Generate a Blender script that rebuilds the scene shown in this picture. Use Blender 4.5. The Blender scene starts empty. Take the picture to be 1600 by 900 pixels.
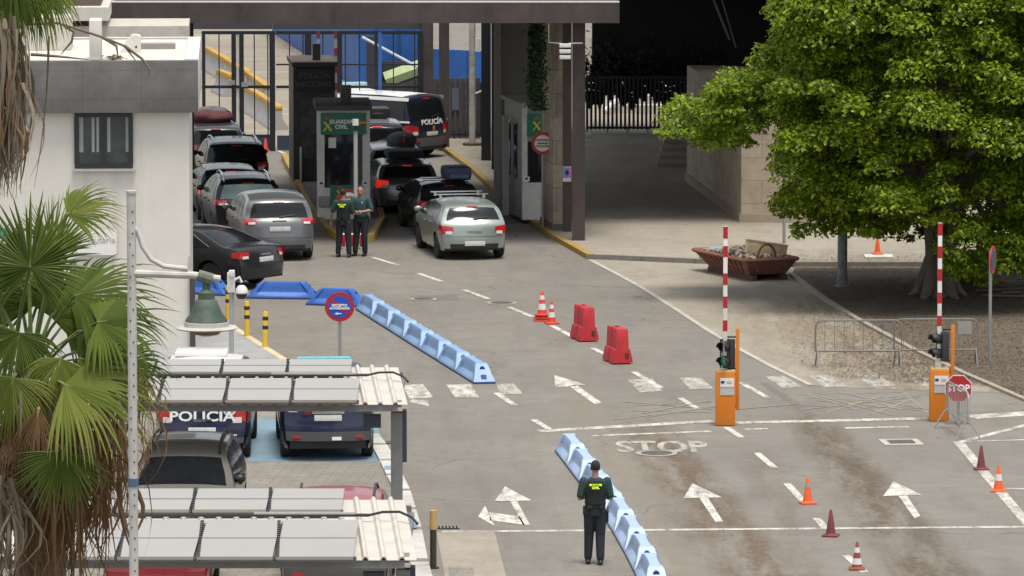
import bpy, bmesh, math, random
import numpy as np
from mathutils import Vector, Matrix
random.seed(7); RNG = np.random.default_rng(7)
SC = bpy.context.scene
COL = SC.collection
# ------------------------------------------------------------------ camera, sky, sun, exposure
CAM_H, FPX, PITCH = 15.2, 9200.0, math.atan(990 / 9200.0)
cam_d = bpy.data.cameras.new('camera'); cam = bpy.data.objects.new('camera', cam_d); COL.objects.link(cam)
cam.location = (0, 0, CAM_H); cam.rotation_euler = (math.pi / 2 - PITCH, 0, 0)
cam_d.sensor_width = 36.0; cam_d.lens = FPX * 36 / 1600; cam_d.clip_start = 1.0; cam_d.clip_end = 4000
SC.camera = cam
SUN_EL, SUN_AZ = math.radians(75), math.radians(158)      # azimuth measured from +Y towards +X
W = bpy.data.worlds.new('World'); SC.world = W; W.use_nodes = True
nt = W.node_tree; nt.nodes.clear()
sky = nt.nodes.new('ShaderNodeTexSky'); sky.sky_type = 'NISHITA'; sky.sun_disc = False
sky.sun_elevation = SUN_EL; sky.sun_rotation = SUN_AZ; sky.air_density = 1.0; sky.dust_density = 2.2; sky.ozone_density = 1.0
hs = nt.nodes.new('ShaderNodeHueSaturation'); hs.inputs['Saturation'].default_value = 0.3
bg = nt.nodes.new('ShaderNodeBackground'); bg.inputs['Strength'].default_value = 0.15
wo = nt.nodes.new('ShaderNodeOutputWorld')
nt.links.new(sky.outputs[0], hs.inputs['Color']); nt.links.new(hs.outputs[0], bg.inputs[0]); nt.links.new(bg.outputs[0], wo.inputs[0])
sd = bpy.data.lights.new('sun', 'SUN'); sd.energy = 2.35; sd.angle = math.radians(20); sd.color = (1.0, 0.94, 0.84)
sun = bpy.data.objects.new('sun', sd); COL.objects.link(sun)
sdir = Vector((math.cos(SUN_EL) * math.sin(SUN_AZ), math.cos(SUN_EL) * math.cos(SUN_AZ), math.sin(SUN_EL)))
sun.rotation_euler = sdir.to_track_quat('Z', 'Y').to_euler(); sun.location = sdir * 300
SC.view_settings.view_transform = 'Standard'; SC.view_settings.look = 'None'
SC.view_settings.exposure = 0.45; SC.view_settings.gamma = 1.0; SC.view_settings.use_curve_mapping = False
# ------------------------------------------------------------------ measuring helpers (photo sight lines -> metres)
def ray(px, py):
    dx, dy = (px - 800) / FPX, (py - 450) / FPX
    return Vector((dx, math.cos(PITCH) - dy * math.sin(PITCH), -math.sin(PITCH) - dy * math.cos(PITCH)))
def G(px, py, z=0.0):
    d = ray(px, py); t = (CAM_H - z) / -d.z
    return Vector((d.x * t, d.y * t, z))
def A(px, py, Y):
    d = ray(px, py); t = Y / d.y
    return Vector((d.x * t, Y, CAM_H + d.z * t))
def PPM(py): return math.cos(PITCH) / CAM_H * (py + 540)     # photo pixels per metre at ground row py
# ------------------------------------------------------------------ materials
MATS = {}
def mat(name, col, rough=0.6, metal=0.0, var=0.12, scale=6.0, spec=0.5, emit=None, coat=0.0, bump=0.0, pos=False, alpha=None, dirt=0.0, dirtcol=(.12, .1, .08), streak=None):
    if name in MATS: return MATS[name]
    m = bpy.data.materials.new(name); m.use_nodes = True; n = m.node_tree.nodes; l = m.node_tree.links
    b = n['Principled BSDF']
    b.inputs['Roughness'].default_value = rough; b.inputs['Metallic'].default_value = metal
    b.inputs['Specular IOR Level'].default_value = spec; b.inputs['Coat Weight'].default_value = coat
    b.inputs['Coat Roughness'].default_value = 0.05
    if pos: co = n.new('ShaderNodeNewGeometry').outputs['Position']
    else: co = n.new('ShaderNodeTexCoord').outputs['Object']
    nz = n.new('ShaderNodeTexNoise'); nz.inputs['Scale'].default_value = scale; nz.inputs['Detail'].default_value = 6; nz.inputs['Roughness'].default_value = .65
    l.new(co, nz.inputs['Vector'])
    mr = n.new('ShaderNodeMapRange'); mr.inputs[1].default_value = .25; mr.inputs[2].default_value = .75
    mr.inputs[3].default_value = 1 - var; mr.inputs[4].default_value = 1 + var
    l.new(nz.outputs['Fac'], mr.inputs[0])
    mx = n.new('ShaderNodeVectorMath'); mx.operation = 'SCALE'; mx.inputs[0].default_value = col[:3]
    l.new(mr.outputs[0], mx.inputs['Scale'])
    out = mx.outputs[0]
    if dirt > 0:
        n2 = n.new('ShaderNodeTexNoise'); n2.inputs['Scale'].default_value = scale * .35; n2.inputs['Detail'].default_value = 8; n2.inputs['Roughness'].default_value = .7
        c2 = co
        if streak:
            mp = n.new('ShaderNodeMapping'); mp.inputs['Scale'].default_value = streak; l.new(co, mp.inputs[0]); c2 = mp.outputs[0]
        l.new(c2, n2.inputs['Vector'])
        r2 = n.new('ShaderNodeMapRange'); r2.inputs[1].default_value = .48; r2.inputs[2].default_value = .72; r2.inputs[4].default_value = dirt
        l.new(n2.outputs['Fac'], r2.inputs[0])
        mm = n.new('ShaderNodeMix'); mm.data_type = 'RGBA'; l.new(r2.outputs[0], mm.inputs[0]); l.new(out, mm.inputs[6]); mm.inputs[7].default_value = (*dirtcol, 1)
        out = mm.outputs[2]
    l.new(out, b.inputs['Base Color'])
    if bump > 0:
        bp = n.new('ShaderNodeBump'); bp.inputs['Strength'].default_value = bump; bp.inputs['Distance'].default_value = .02
        nb = n.new('ShaderNodeTexNoise'); nb.inputs['Scale'].default_value = scale * 6; nb.inputs['Detail'].default_value = 4; l.new(co, nb.inputs['Vector'])
        l.new(nb.outputs['Fac'], bp.inputs['Height']); l.new(bp.outputs[0], b.inputs['Normal'])
    if emit: b.inputs['Emission Color'].default_value = (*emit[:3], 1); b.inputs['Emission Strength'].default_value = emit[3]
    MATS[name] = m; return m
def nodes_of(m): return m.node_tree.nodes, m.node_tree.links, m.node_tree.nodes['Principled BSDF']
# ------------------------------------------------------------------ mesh builder
class MB:
    def __init__(s): s.bm = bmesh.new(); s.mi = 0
    def face(s, vs):
        try: f = s.bm.faces.new(vs); f.material_index = s.mi; return f
        except ValueError: return None
    def poly(s, pts): return s.face([s.bm.verts.new(p) for p in pts])
    def box(s, c, d, rot=None, bev=0.0):
        M = Matrix.Translation(Vector(c)) @ (rot.to_4x4() if rot is not None else Matrix.Identity(4)) @ Matrix.Diagonal((*d, 1))
        r = bmesh.ops.create_cube(s.bm, size=1, matrix=M); vs = r['verts']
        fs = list({f for v in vs for f in v.link_faces})
        for f in fs: f.material_index = s.mi
        if bev > 0:
            es = list({e for v in vs for e in v.link_edges})
            bmesh.ops.bevel(s.bm, geom=es, offset=bev, segments=2, profile=.6, affect='EDGES', clamp_overlap=True)
        return s
    def grid(s, P, closed_u=False):
        V = [[s.bm.verts.new(p) for p in row] for row in P]
        n = len(V)
        for i in range(n if closed_u else n - 1):
            a, b = V[i], V[(i + 1) % n]
            for j in range(len(a) - 1): s.face((a[j], a[j + 1], b[j + 1], b[j]))
        return V
    def tube(s, pts, r, n=8, caps=True, flat=None):
        pts = [Vector(p) for p in pts]; rs = r if isinstance(r, (list, tuple)) else [r] * len(pts)
        rings = []; up = None
        for i, p in enumerate(pts):
            t = (pts[min(i + 1, len(pts) - 1)] - pts[max(i - 1, 0)]).normalized()
            if up is None: up = Vector((0, 0, 1)) if abs(t.z) < .9 else Vector((0, 1, 0))
            u = t.cross(up); u = u.normalized() if u.length > 1e-4 else Vector((1, 0, 0)); v = u.cross(t).normalized(); up = v
            fl = flat or 1.0
            rings.append([s.bm.verts.new(p + (u * math.cos(2 * math.pi * k / n) + v * math.sin(2 * math.pi * k / n) * fl) * rs[i]) for k in range(n)])
        for a, b in zip(rings, rings[1:]):
            for k in range(n): s.face((a[k], a[(k + 1) % n], b[(k + 1) % n], b[k]))
        if caps: s.face(rings[0][::-1]); s.face(rings[-1])
        return s
    def lathe(s, prof, n=20, c=(0, 0, 0), M=None):
        rings = []
        for r, z in prof:
            ring = []
            for k in range(n):
                p = Vector((r * math.cos(2 * math.pi * k / n), r * math.sin(2 * math.pi * k / n), z))
                if M is not None: p = M @ p
                ring.append(s.bm.verts.new(p + Vector(c)))
            rings.append(ring)
        for a, b in zip(rings, rings[1:]):
            for k in range(n): s.face((a[k], a[(k + 1) % n], b[(k + 1) % n], b[k]))
        s.face(rings[0][::-1]); s.face(rings[-1]); return s
    def prism(s, poly, z0, z1, bottom=True):
        lo = [s.bm.verts.new((p[0], p[1], z0)) for p in poly]; hi = [s.bm.verts.new((p[0], p[1], z1)) for p in poly]
        n = len(poly)
        for k in range(n): s.face((lo[k], lo[(k + 1) % n], hi[(k + 1) % n], hi[k]))
        s.face(hi)
        if bottom: s.face(lo[::-1])
        return s
    def extr(s, poly, axis, a, b):
        # prism of a 2-D polygon along x or y axis
        f = (lambda p, t: (t, p[0], p[1])) if axis == 'x' else (lambda p, t: (p[0], t, p[1]))
        lo = [s.bm.verts.new(f(p, a)) for p in poly]; hi = [s.bm.verts.new(f(p, b)) for p in poly]
        n = len(poly)
        for k in range(n): s.face((lo[k], lo[(k + 1) % n], hi[(k + 1) % n], hi[k]))
        s.face(hi); s.face(lo[::-1]); return s
    def ball(s, c, r, u=12, v=8):
        r = r if isinstance(r, (tuple, list)) else (r, r, r)
        M = Matrix.Translation(Vector(c)) @ Matrix.Diagonal((*r, 1))
        q = bmesh.ops.create_uvsphere(s.bm, u_segments=u, v_segments=v, radius=1, matrix=M)
        for vv in q['verts']:
            for f in vv.link_faces: f.material_index = s.mi
        return s
    def mesh(s, name, smooth=35):
        bmesh.ops.recalc_face_normals(s.bm, faces=s.bm.faces)
        me = bpy.data.meshes.new(name); s.bm.to_mesh(me); s.bm.free()
        if smooth:
            me.shade_smooth(); me.set_sharp_from_angle(angle=math.radians(smooth))
        return me
    def build(s, name, m, parent=None, smooth=35, loc=None):
        me = s.mesh(name, smooth)
        for x in (m if isinstance(m, (list, tuple)) else [m]): me.materials.append(x)
        o = bpy.data.objects.new(name, me); COL.objects.link(o)
        if parent is not None: o.parent = parent
        if loc is not None: o.location = loc
        return o
def tag(o, label=None, cat=None, group=None, kind=None):
    if label: o['label'] = label
    if cat: o['category'] = cat
    if group: o['group'] = group
    if kind: o['kind'] = kind
    return o
def thing(name, label, cat, loc=(0, 0, 0), rz=0.0, group=None):
    o = bpy.data.objects.new(name, None); COL.objects.link(o); o.location = loc; o.rotation_euler = (0, 0, rz); o.empty_display_size = .3
    return tag(o, label, cat, group)
def struct(name, mb, m, smooth=35): return tag(mb.build(name, m, smooth=smooth), kind='structure')
def dup(root, loc, rz=None, label=None):
    def cp(o, p):
        c = o.copy(); COL.objects.link(c); c.parent = p
        for ch in o.children: cp(ch, c)
        return c
    r = cp(root, None); r.location = loc
    if rz is not None: r.rotation_euler = (0, 0, rz)
    if label: r['label'] = label
    return r
def text(body, size, name, m, parent=None, loc=(0, 0, 0), rot=(math.pi / 2, 0, 0), sx=1.0, sy=1.0, depth=0.004, bold=0.0):
    c = bpy.data.curves.new(name, 'FONT'); c.body = body; c.size = size; c.align_x = 'CENTER'; c.align_y = 'CENTER'; c.extrude = depth; c.offset = bold
    c.resolution_u = 3
    t = bpy.data.objects.new(name + '_curve', c); COL.objects.link(t)
    bpy.context.view_layer.update()
    me = bpy.data.meshes.new_from_object(t.evaluated_get(bpy.context.evaluated_depsgraph_get()))
    bpy.data.objects.remove(t); me.materials.clear(); me.materials.append(m)
    o = bpy.data.objects.new(name, me); COL.objects.link(o); o.parent = parent
    o.location = loc; o.rotation_euler = rot; o.scale = (sx, sy, 1); return o
def remeshed(mb, name, m, parent, vox=0.012, it=4):
    o = mb.build(name, m, parent, smooth=0)
    r = o.modifiers.new('r', 'REMESH'); r.mode = 'VOXEL'; r.voxel_size = vox
    q = o.modifiers.new('s', 'SMOOTH'); q.iterations = it; q.factor = .5
    bpy.context.view_layer.update()
    me = bpy.data.meshes.new_from_object(o.evaluated_get(bpy.context.evaluated_depsgraph_get()))
    o.modifiers.clear(); o.data = me; me.shade_smooth()
    if not me.materials: me.materials.append(m)
    return o
def interp(x, xs, ys): return float(np.interp(x, xs, ys))
def lerp(a, b, t): return a + (b - a) * t
R90 = math.pi / 2
# ------------------------------------------------------------------ palette
white_paint = mat('white_paint', (.72, .71, .68), .55, dirt=.35, scale=3)
dark_steel = mat('dark_steel', (.022, .024, .03), .45, .3)
galv = mat('galvanised', (.33, .34, .34), .45, .6)
grey_paint = mat('grey_paint', (.28, .28, .27), .5)
black_plastic = mat('black_plastic', (.018, .018, .02), .45)
rubber = mat('rubber', (.02, .02, .02), .85)
alloy = mat('alloy', (.5, .5, .51), .3, .8)
dark_glass = mat('dark_glass', (.01, .012, .014), .08, spec=.4, var=.3, scale=2)
red_lens = mat('red_lens', (.42, .015, .02), .2, coat=.6)
red_lit = mat('red_lit', (.7, .03, .02), .2, emit=(1, .05, .03, .3))
clear_lens = mat('clear_lens', (.6, .58, .56), .2, coat=.6)
plate_w = mat('plate_white', (.62, .62, .6), .5, var=.2, scale=12)
chrome = mat('chrome', (.6, .6, .6), .18, .9)
sign_red = mat('sign_red', (.4, .014, .022), .45)
sign_blue = mat('sign_blue', (.02, .07, .42), .45)
sign_white = mat('sign_white', (.72, .7, .66), .5, var=.06)
text_white = mat('text_white', (.8, .8, .78), .5, var=.03)
text_black = mat('text_black', (.03, .03, .03), .6)
green_sign = mat('green_sign', (.012, .16, .1), .5)
emblem_yellow = mat('emblem_yellow', (.62, .5, .05), .5)
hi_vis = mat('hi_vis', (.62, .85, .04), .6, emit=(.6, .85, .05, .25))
yellow_paint = mat('yellow_paint', (.68, .44, .03), .55, dirt=.25, scale=5)
orange = mat('orange_paint', (.62, .185, .008), .45, var=.1, scale=3, dirt=.25, dirtcol=(.4, .17, .05))
# ------------------------------------------------------------------ GROUND
def sheet(name, px, z, m, world=None):
    mb = MB(); pts = world or [G(*p) for p in px]
    f = mb.poly([(p[0], p[1], z) for p in pts]); bmesh.ops.triangulate(mb.bm, faces=[f])
    return struct(name, mb, m, smooth=0)
# asphalt: worn pale asphalt, big patches, cracks, brown dirt trails along the two lanes
asphalt = bpy.data.materials.new('asphalt'); asphalt.use_nodes = True
def make_ground_mat(m, base, base2, fine=.1, crack=.35, stains=(), rough=.85, joint=None, spots=0.0):
    m.use_nodes = True; n, l, b = nodes_of(m); b.inputs['Roughness'].default_value = rough; b.inputs['Specular IOR Level'].default_value = .25
    g = n.new('ShaderNodeNewGeometry').outputs['Position']
    def noise(sc, det=6, ro=.6, vec=None, dist=0):
        t = n.new('ShaderNodeTexNoise'); t.inputs['Scale'].default_value = sc; t.inputs['Detail'].default_value = det; t.inputs['Roughness'].default_value = ro; t.inputs['Distortion'].default_value = dist
        l.new(vec or g, t.inputs['Vector']); return t.outputs['Fac']
    def rng(s, a, bb, c=0, d=1):
        t = n.new('ShaderNodeMapRange'); t.inputs[1].default_value = a; t.inputs[2].default_value = bb; t.inputs[3].default_value = c; t.inputs[4].default_value = d; l.new(s, t.inputs[0]); return t.outputs[0]
    def math_(op, a, bb):
        t = n.new('ShaderNodeMath'); t.operation = op
        for k, v in enumerate((a, bb)):
            if isinstance(v, (int, float)): t.inputs[k].default_value = v
            else: l.new(v, t.inputs[k])
        return t.outputs[0]
    def mix(f, c1, c2):
        t = n.new('ShaderNodeMix'); t.data_type = 'RGBA'
        for k, v in ((0, f), (6, c1), (7, c2)):
            if isinstance(v, tuple): t.inputs[k].default_value = (*v[:3], 1)
            elif isinstance(v, (int, float)): t.inputs[k].default_value = v
            else: l.new(v, t.inputs[k])
        return t.outputs[2]
    col = mix(rng(noise(.22, 8, .62), .35, .65), base, base2)
    col = mix(rng(noise(1.6, 8, .7), .42, .68, 0, .5), col, tuple(c * .78 for c in base))
    mp = n.new('ShaderNodeMapping'); mp.inputs['Scale'].default_value = (1.6, .28, 1); mp.inputs['Rotation'].default_value = (0, 0, .5); l.new(g, mp.inputs[0])
    col = mix(rng(noise(.9, 7, .7, mp.outputs[0]), .5, .72, 0, .45), col, tuple(c * .62 for c in base))
    col = mix(rng(noise(45, 3, .6), .3, .7, 0, fine), col, tuple(c * .55 for c in base))
    if spots:
        col = mix(rng(noise(3.3, 5, .75), .6, .66, 0, spots), col, tuple(c * .45 for c in base))
    if crack:
        v = n.new('ShaderNodeTexVoronoi'); v.feature = 'DISTANCE_TO_EDGE'; v.inputs['Scale'].default_value = .17
        wv = n.new('ShaderNodeTexNoise'); wv.inputs['Scale'].default_value = .8; l.new(g, wv.inputs['Vector'])
        ad = n.new('ShaderNodeVectorMath'); ad.operation = 'MULTIPLY_ADD'; ad.inputs[1].default_value = (1.6, 1.6, 0); l.new(wv.outputs['Color'], ad.inputs[0]); l.new(g, ad.inputs[2])
        l.new(ad.outputs[0], v.inputs['Vector'])
        col = mix(math_('MULTIPLY', rng(v.outputs['Distance'], .0, .006, 1, 0), rng(noise(.3), .45, .6, 0, crack)), col, tuple(c * .35 for c in base))
    if joint:
        bt = n.new('ShaderNodeTexBrick'); bt.inputs['Scale'].default_value = 1; bt.offset = joint[2]; bt.inputs['Brick Width'].default_value = joint[0]; bt.inputs['Row Height'].default_value = joint[1]
        bt.inputs['Mortar Size'].default_value = joint[3]; bt.inputs['Color1'].default_value = (1, 1, 1, 1); bt.inputs['Color2'].default_value = (.8, .8, .8, 1); bt.inputs['Mortar'].default_value = (.5, .5, .5, 1)
        mq = n.new('ShaderNodeMapping'); mq.inputs['Rotation'].default_value = (0, 0, joint[4]); l.new(g, mq.inputs[0]); l.new(mq.outputs[0], bt.inputs['Vector'])
        t = n.new('ShaderNodeMix'); t.data_type = 'RGBA'; t.blend_type = 'MULTIPLY'; t.inputs[0].default_value = joint[5] if len(joint) > 5 else .7; l.new(col, t.inputs[6]); l.new(bt.outputs['Color'], t.inputs[7]); col = t.outputs[2]
    sx = n.new('ShaderNodeSeparateXYZ'); l.new(g, sx.inputs[0])
    for (p0, p1, wd, sc, amt) in stains:
        a, c = G(*p0), G(*p1); k = (c.x - a.x) / (c.y - a.y)
        xx = math_('SUBTRACT', sx.outputs[0], math_('MULTIPLY_ADD', sx.outputs[1], k)) if False else None
        t = n.new('ShaderNodeMath'); t.operation = 'MULTIPLY_ADD'; l.new(sx.outputs[1], t.inputs[0]); t.inputs[1].default_value = k; t.inputs[2].default_value = a.x - k * a.y
        d = math_('ABSOLUTE', math_('SUBTRACT', sx.outputs[0], t.outputs[0]), 0)
        band = rng(d, wd * .25, wd, 1, 0)
        far = rng(sx.outputs[1], a.y - 2.0, a.y + 2.5, 1, 0)
        ns = math_('MULTIPLY', rng(noise(.9, 10, .78, mp.outputs[0]), .38, .56), rng(noise(5, 6, .8), .36, .6, .35, 1))
        f = math_('MULTIPLY', math_('MULTIPLY', band, far), math_('MULTIPLY', ns, amt))
        col = mix(f, col, sc)
    l.new(col, b.inputs['Base Color'])
    bp = n.new('ShaderNodeBump'); bp.inputs['Strength'].default_value = .35; bp.inputs['Distance'].default_value = .012; l.new(noise(60, 3), bp.inputs['Height']); l.new(bp.outputs[0], b.inputs['Normal'])
    return m
make_ground_mat(asphalt, (.2, .183, .16), (.245, .225, .195), .25, .8, stains=[((1000, 668), (1170, 900), .8, (.115, .075, .04), 1.0), ((1040, 672), (1215, 900), .5, (.11, .075, .045), .8), ((1262, 646), (1440, 900), .7, (.1, .07, .042), 1.0), ((1310, 690), (1500, 900), .5, (.1, .075, .05), .85), ((1190, 715), (1260, 900), .5, (.13, .1, .07), .6), ((880, 560), (1060, 900), .5, (.22, .18, .12), .5), ((660, 470), (760, 900), 1.2, (.15, .14, .125), .4)], spots=.3)
mb = MB(); mb.poly([(-400, 30, 0), (400, 30, 0), (400, 900, 0), (-400, 900, 0)]); struct('road', mb, asphalt, 0)
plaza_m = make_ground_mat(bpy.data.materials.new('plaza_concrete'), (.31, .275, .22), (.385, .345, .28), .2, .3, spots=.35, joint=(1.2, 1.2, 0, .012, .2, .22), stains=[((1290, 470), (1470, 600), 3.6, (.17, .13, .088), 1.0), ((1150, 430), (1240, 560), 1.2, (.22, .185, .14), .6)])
pav_m = make_ground_mat(bpy.data.materials.new('paving_slabs'), (.25, .232, .2), (.31, .29, .25), .2, 0, joint=(.4, .2, .5, .012, .1))
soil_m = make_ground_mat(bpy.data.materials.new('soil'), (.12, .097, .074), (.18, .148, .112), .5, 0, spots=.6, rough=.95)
far_m = make_ground_mat(bpy.data.materials.new('far_street_slabs'), (.3, .262, .205), (.36, .32, .255), .1, 0, joint=(30, 1.1, 0, .03, 0))
edge_m = make_ground_mat(bpy.data.materials.new('kerb_concrete'), (.42, .4, .36), (.5, .48, .43), .3, 0, spots=.3)
blue_bay_m = make_ground_mat(bpy.data.materials.new('blue_bay_paint'), (.17, .27, .34), (.24, .34, .4), .3, .3, spots=.5)
# plaza on the right, flush with the road; a raised platform behind it (kerb step 0.12 m)
PE = [(918, 406), (960, 428), (1000, 450), (1050, 482), (1100, 515), (1150, 545), (1200, 572), (1262, 602), (1330, 606), (1450, 611), (1600, 614), (1800, 620)]
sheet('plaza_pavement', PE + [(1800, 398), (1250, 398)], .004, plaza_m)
mb = MB()
for a, b in zip(PE[:8], PE[1:8]):
    p, q = G(*a), G(*b); t = (q - p).normalized(); nrm = Vector((t.y, -t.x, 0)) * .12
    mb.poly([p + Vector((0, 0, .009)), q + Vector((0, 0, .009)), q - nrm + Vector((0, 0, .009)), p - nrm + Vector((0, 0, .009))])
struct('plaza_edge_strip', mb, mat('edge_white', (.44, .42, .36), .8, dirt=.9, scale=4, pos=True, dirtcol=(.25, .23, .2)), 0)
plat = [(692, 236), (738, 270), (800, 330), (860, 372), (917, 404), (1085, 411), (1240, 417), (1900, 417), (1900, 205), (925, 205), (925, 222), (700, 222)]
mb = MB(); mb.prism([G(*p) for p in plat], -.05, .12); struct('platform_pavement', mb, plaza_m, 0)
def kerb(name, px, w, h, m, closed=False, z0=0.0):
    pts = [G(*p) for p in px]; mb = MB()
    for i, (a, b) in enumerate(zip(pts, pts[1:])):
        t = (b - a).normalized(); nr = Vector((-t.y, t.x, 0)) * w; n = max(1, int((b - a).length / 1.0))
        for k in range(n):
            p, q = lerp(a, b, k / n) + t * .006, lerp(a, b, (k + 1) / n) - t * .006
            mb.prism([p, q, q + nr, p + nr], z0 - .04, z0 + h)
    return struct(name, mb, m, 0)
kerb_y = mat('kerb_yellow', (.36, .225, .04), .7, dirt=.9, scale=2.2, pos=True, dirtcol=(.3, .26, .2))
kerb('platform_kerb', [(690, 235), (736, 269), (799, 330), (859, 372), (917, 405)], .18, .128, kerb_y)
kerb('platform_step', [(919, 405), (1085, 412), (1240, 418)], .12, .125, mat('kerb_grey', (.2, .185, .16), .85, var=.3, pos=True))
# booth island
isl = [(448, 250), (489, 330), (518, 367), (545, 381), (575, 378), (592, 350), (575, 250)]
mb = MB(); mb.prism([G(*p) for p in isl], -.05, .14); struct('island_pavement', mb, pav_m, 0)
kerb('island_kerb', [(448, 250), (489, 330), (518, 367), (545, 381), (575, 378), (592, 350), (575, 250)][::-1], .16, .2, kerb_y)
# soil below the tree with a stone edging and leaf litter
soil_px = [(1236, 432), (1286, 470), (1334, 500), (1422, 548), (1500, 585), (1600, 628), (1800, 690), (1800, 400), (1560, 402), (1400, 412), (1300, 418)]
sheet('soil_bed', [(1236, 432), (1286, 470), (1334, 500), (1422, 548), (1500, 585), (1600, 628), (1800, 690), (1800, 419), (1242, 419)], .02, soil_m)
mb = MB()
ed = [G(*p) for p in [(1232, 430), (1286, 470), (1334, 500), (1422, 548), (1500, 585), (1600, 628)]]
for a, b in zip(ed, ed[1:]):
    t = (b - a).normalized(); nr = Vector((-t.y, t.x, 0)) * .13
    mb.prism([a + t * .01, b - t * .01, b - t * .01 + nr, a + t * .01 + nr], -.02, .06)
struct('soil_edging', mb, mat('edging_stone', (.3, .265, .21), .9, var=.25, pos=True), 0)
def scatter_leaves(name, polys, n, m, z, smin=.05, smax=.11):
    V = []; F = []
    def inside(x, y, P):
        r = False; j = len(P) - 1
        for i in range(len(P)):
            if (P[i][1] > y) != (P[j][1] > y) and x < (P[j][0] - P[i][0]) * (y - P[i][1]) / (P[j][1] - P[i][1]) + P[i][0]: r = not r
            j = i
        return r
    k = 0
    for poly, share, edge in polys:
        xs = [p[0] for p in poly]; ys = [p[1] for p in poly]; c = 0
        while c < n * share:
            x, y = random.uniform(min(xs), max(xs)), random.uniform(min(ys), max(ys))
            if not inside(x, y, poly) or random.random() > edge(x, y): continue
            p = G(x, y); a = random.uniform(0, 6.28); s = random.uniform(smin, smax); tl = random.uniform(-.5, .5)
            u = Vector((math.cos(a), math.sin(a), tl * .4)) * s * .5; v = Vector((-math.sin(a), math.cos(a), random.uniform(-.4, .4))) * s * .3
            zz = z + random.uniform(.0, .025)
            if p.y > G(0, 417).y: zz += .115
            for q in (p - u, p + v, p + u, p - v): V.append((q.x, q.y, zz + q.z + .02))
            F.append((k, k + 1, k + 2, k + 3)); k += 4; c += 1
    me = bpy.data.meshes.new(name); me.from_pydata(V, [], F); me.materials.append(m)
    o = bpy.data.objects.new(name, me); COL.objects.link(o); return tag(o, kind='stuff')
def leaf_mat(name, cols, rough=.6, trans=.3, spec=.35):
    m = bpy.data.materials.new(name); m.use_nodes = True; n, l, b = nodes_of(m)
    g = n.new('ShaderNodeNewGeometry'); cr = n.new('ShaderNodeValToRGB'); e = cr.color_ramp.elements
    while len(e) < len(cols): e.new(.5)
    for i, c in enumerate(cols): e[i].position = i / (len(cols) - 1); e[i].color = (*c, 1)
    l.new(g.outputs['Random Per Island'], cr.inputs[0]); l.new(cr.outputs[0], b.inputs['Base Color'])
    b.inputs['Roughness'].default_value = rough; b.inputs['Specular IOR Level'].default_value = spec
    if trans:
        tr = n.new('ShaderNodeBsdfTranslucent'); ms = n.new('ShaderNodeMixShader'); ms.inputs[0].default_value = trans
        l.new(cr.outputs[0], tr.inputs[0]); l.new(b.outputs[0], ms.inputs[1]); l.new(tr.outputs[0], ms.inputs[2]); l.new(ms.outputs[0], n['Material Output'].inputs[0])
    return m
litter_m = leaf_mat('leaf_litter', [(.06, .043, .028), (.11, .078, .047), (.19, .145, .092), (.08, .057, .036)], .8, 0)
scatter_leaves('leaf_litter', [([(1230, 405), (1330, 500), (1422, 548), (1600, 628), (1600, 405)], .72, lambda x, y: .25 + .75 * min(1, max(0, (y - 400) / 40))),
                               ([(1200, 470), (1290, 475), (1420, 550), (1590, 622), (1590, 605), (1440, 600), (1300, 590), (1230, 560)], .28, lambda x, y: min(1, max(.04, ((x - 1190) / 260) ** 1.5 if x > 1190 else 0)))], 26000, litter_m, .0, .025, .07)
# left pavement and paved car park, white painted kerb along it
park = [(560, 620), (600, 693), (615, 722), (640, 770), (658, 830), (668, 880), (690, 960), (700, 1250), (-900, 1250), (-900, 545), (300, 545), (345, 500), (372, 522), (420, 553), (460, 578), (520, 603)]
sheet('parking_pavement', park, .004, pav_m)
side = [(345, 500), (372, 522), (420, 553), (460, 578), (520, 603), (505, 612), (200, 612), (-300, 560), (-300, 480), (300, 480)]
mb = MB(); mb.prism([G(*p) for p in side], -.05, .12); struct('left_pavement', mb, mat('pavement_grey', (.3, .3, .3), .85, var=.2, pos=True, scale=3, dirt=.3), 0)
kerb('left_kerb', [(346, 499), (373, 521), (421, 552), (461, 577), (522, 602)][::-1], .16, .125, mat('kerb_cream', (.55, .47, .3), .8, dirt=.7, scale=2, pos=True, dirtcol=(.4, .3, .12)))
mb = MB(); wk = [(590, 680), (604, 697), (618, 722), (641, 769), (659, 829), (669, 880), (691, 960)]
wp = [G(*p) for p in wk]
for a, b in zip(wp, wp[1:]):
    t = (b - a).normalized(); nr = Vector((-t.y, t.x, 0)) * .3; L = (b - a).length; n = max(1, int(L / 1.9))
    for k in range(n):
        p, q = lerp(a, b, (k + .06) / n), lerp(a, b, (k + .94) / n)
        mb.prism([p - nr, q - nr, q, p], -.02, .05)
struct('parking_kerb', mb, mat('kerb_white', (.5, .49, .45), .8, dirt=.8, scale=3, pos=True, dirtcol=(.25, .24, .22)), 0)
mb = MB(); n = 0
for k, y in enumerate((735, 758, 812, 826)):
    p = G((623, 635, 653.5, 658)[k], y); mb.box((p.x - .17, p.y, .052), (.2, .5, .008))
struct('blue_kerb_marks', mb, mat('kerb_blue', (.16, .25, .4), .8, dirt=.6, scale=6, pos=True, dirtcol=(.35, .33, .3)), 0)
sheet('blue_parking_bay', [(392, 655), (585, 655), (612, 721), (386, 722)], .008, blue_bay_m)
sheet('far_street', [(300, 234), (560, 234), (560, 140), (425, 52), (425, 0), (100, 0), (100, 234)], .01, far_m)
sheet('far_yard', [(925, 211), (1500, 211), (1500, 60), (925, 60)], .126, far_m)
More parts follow.
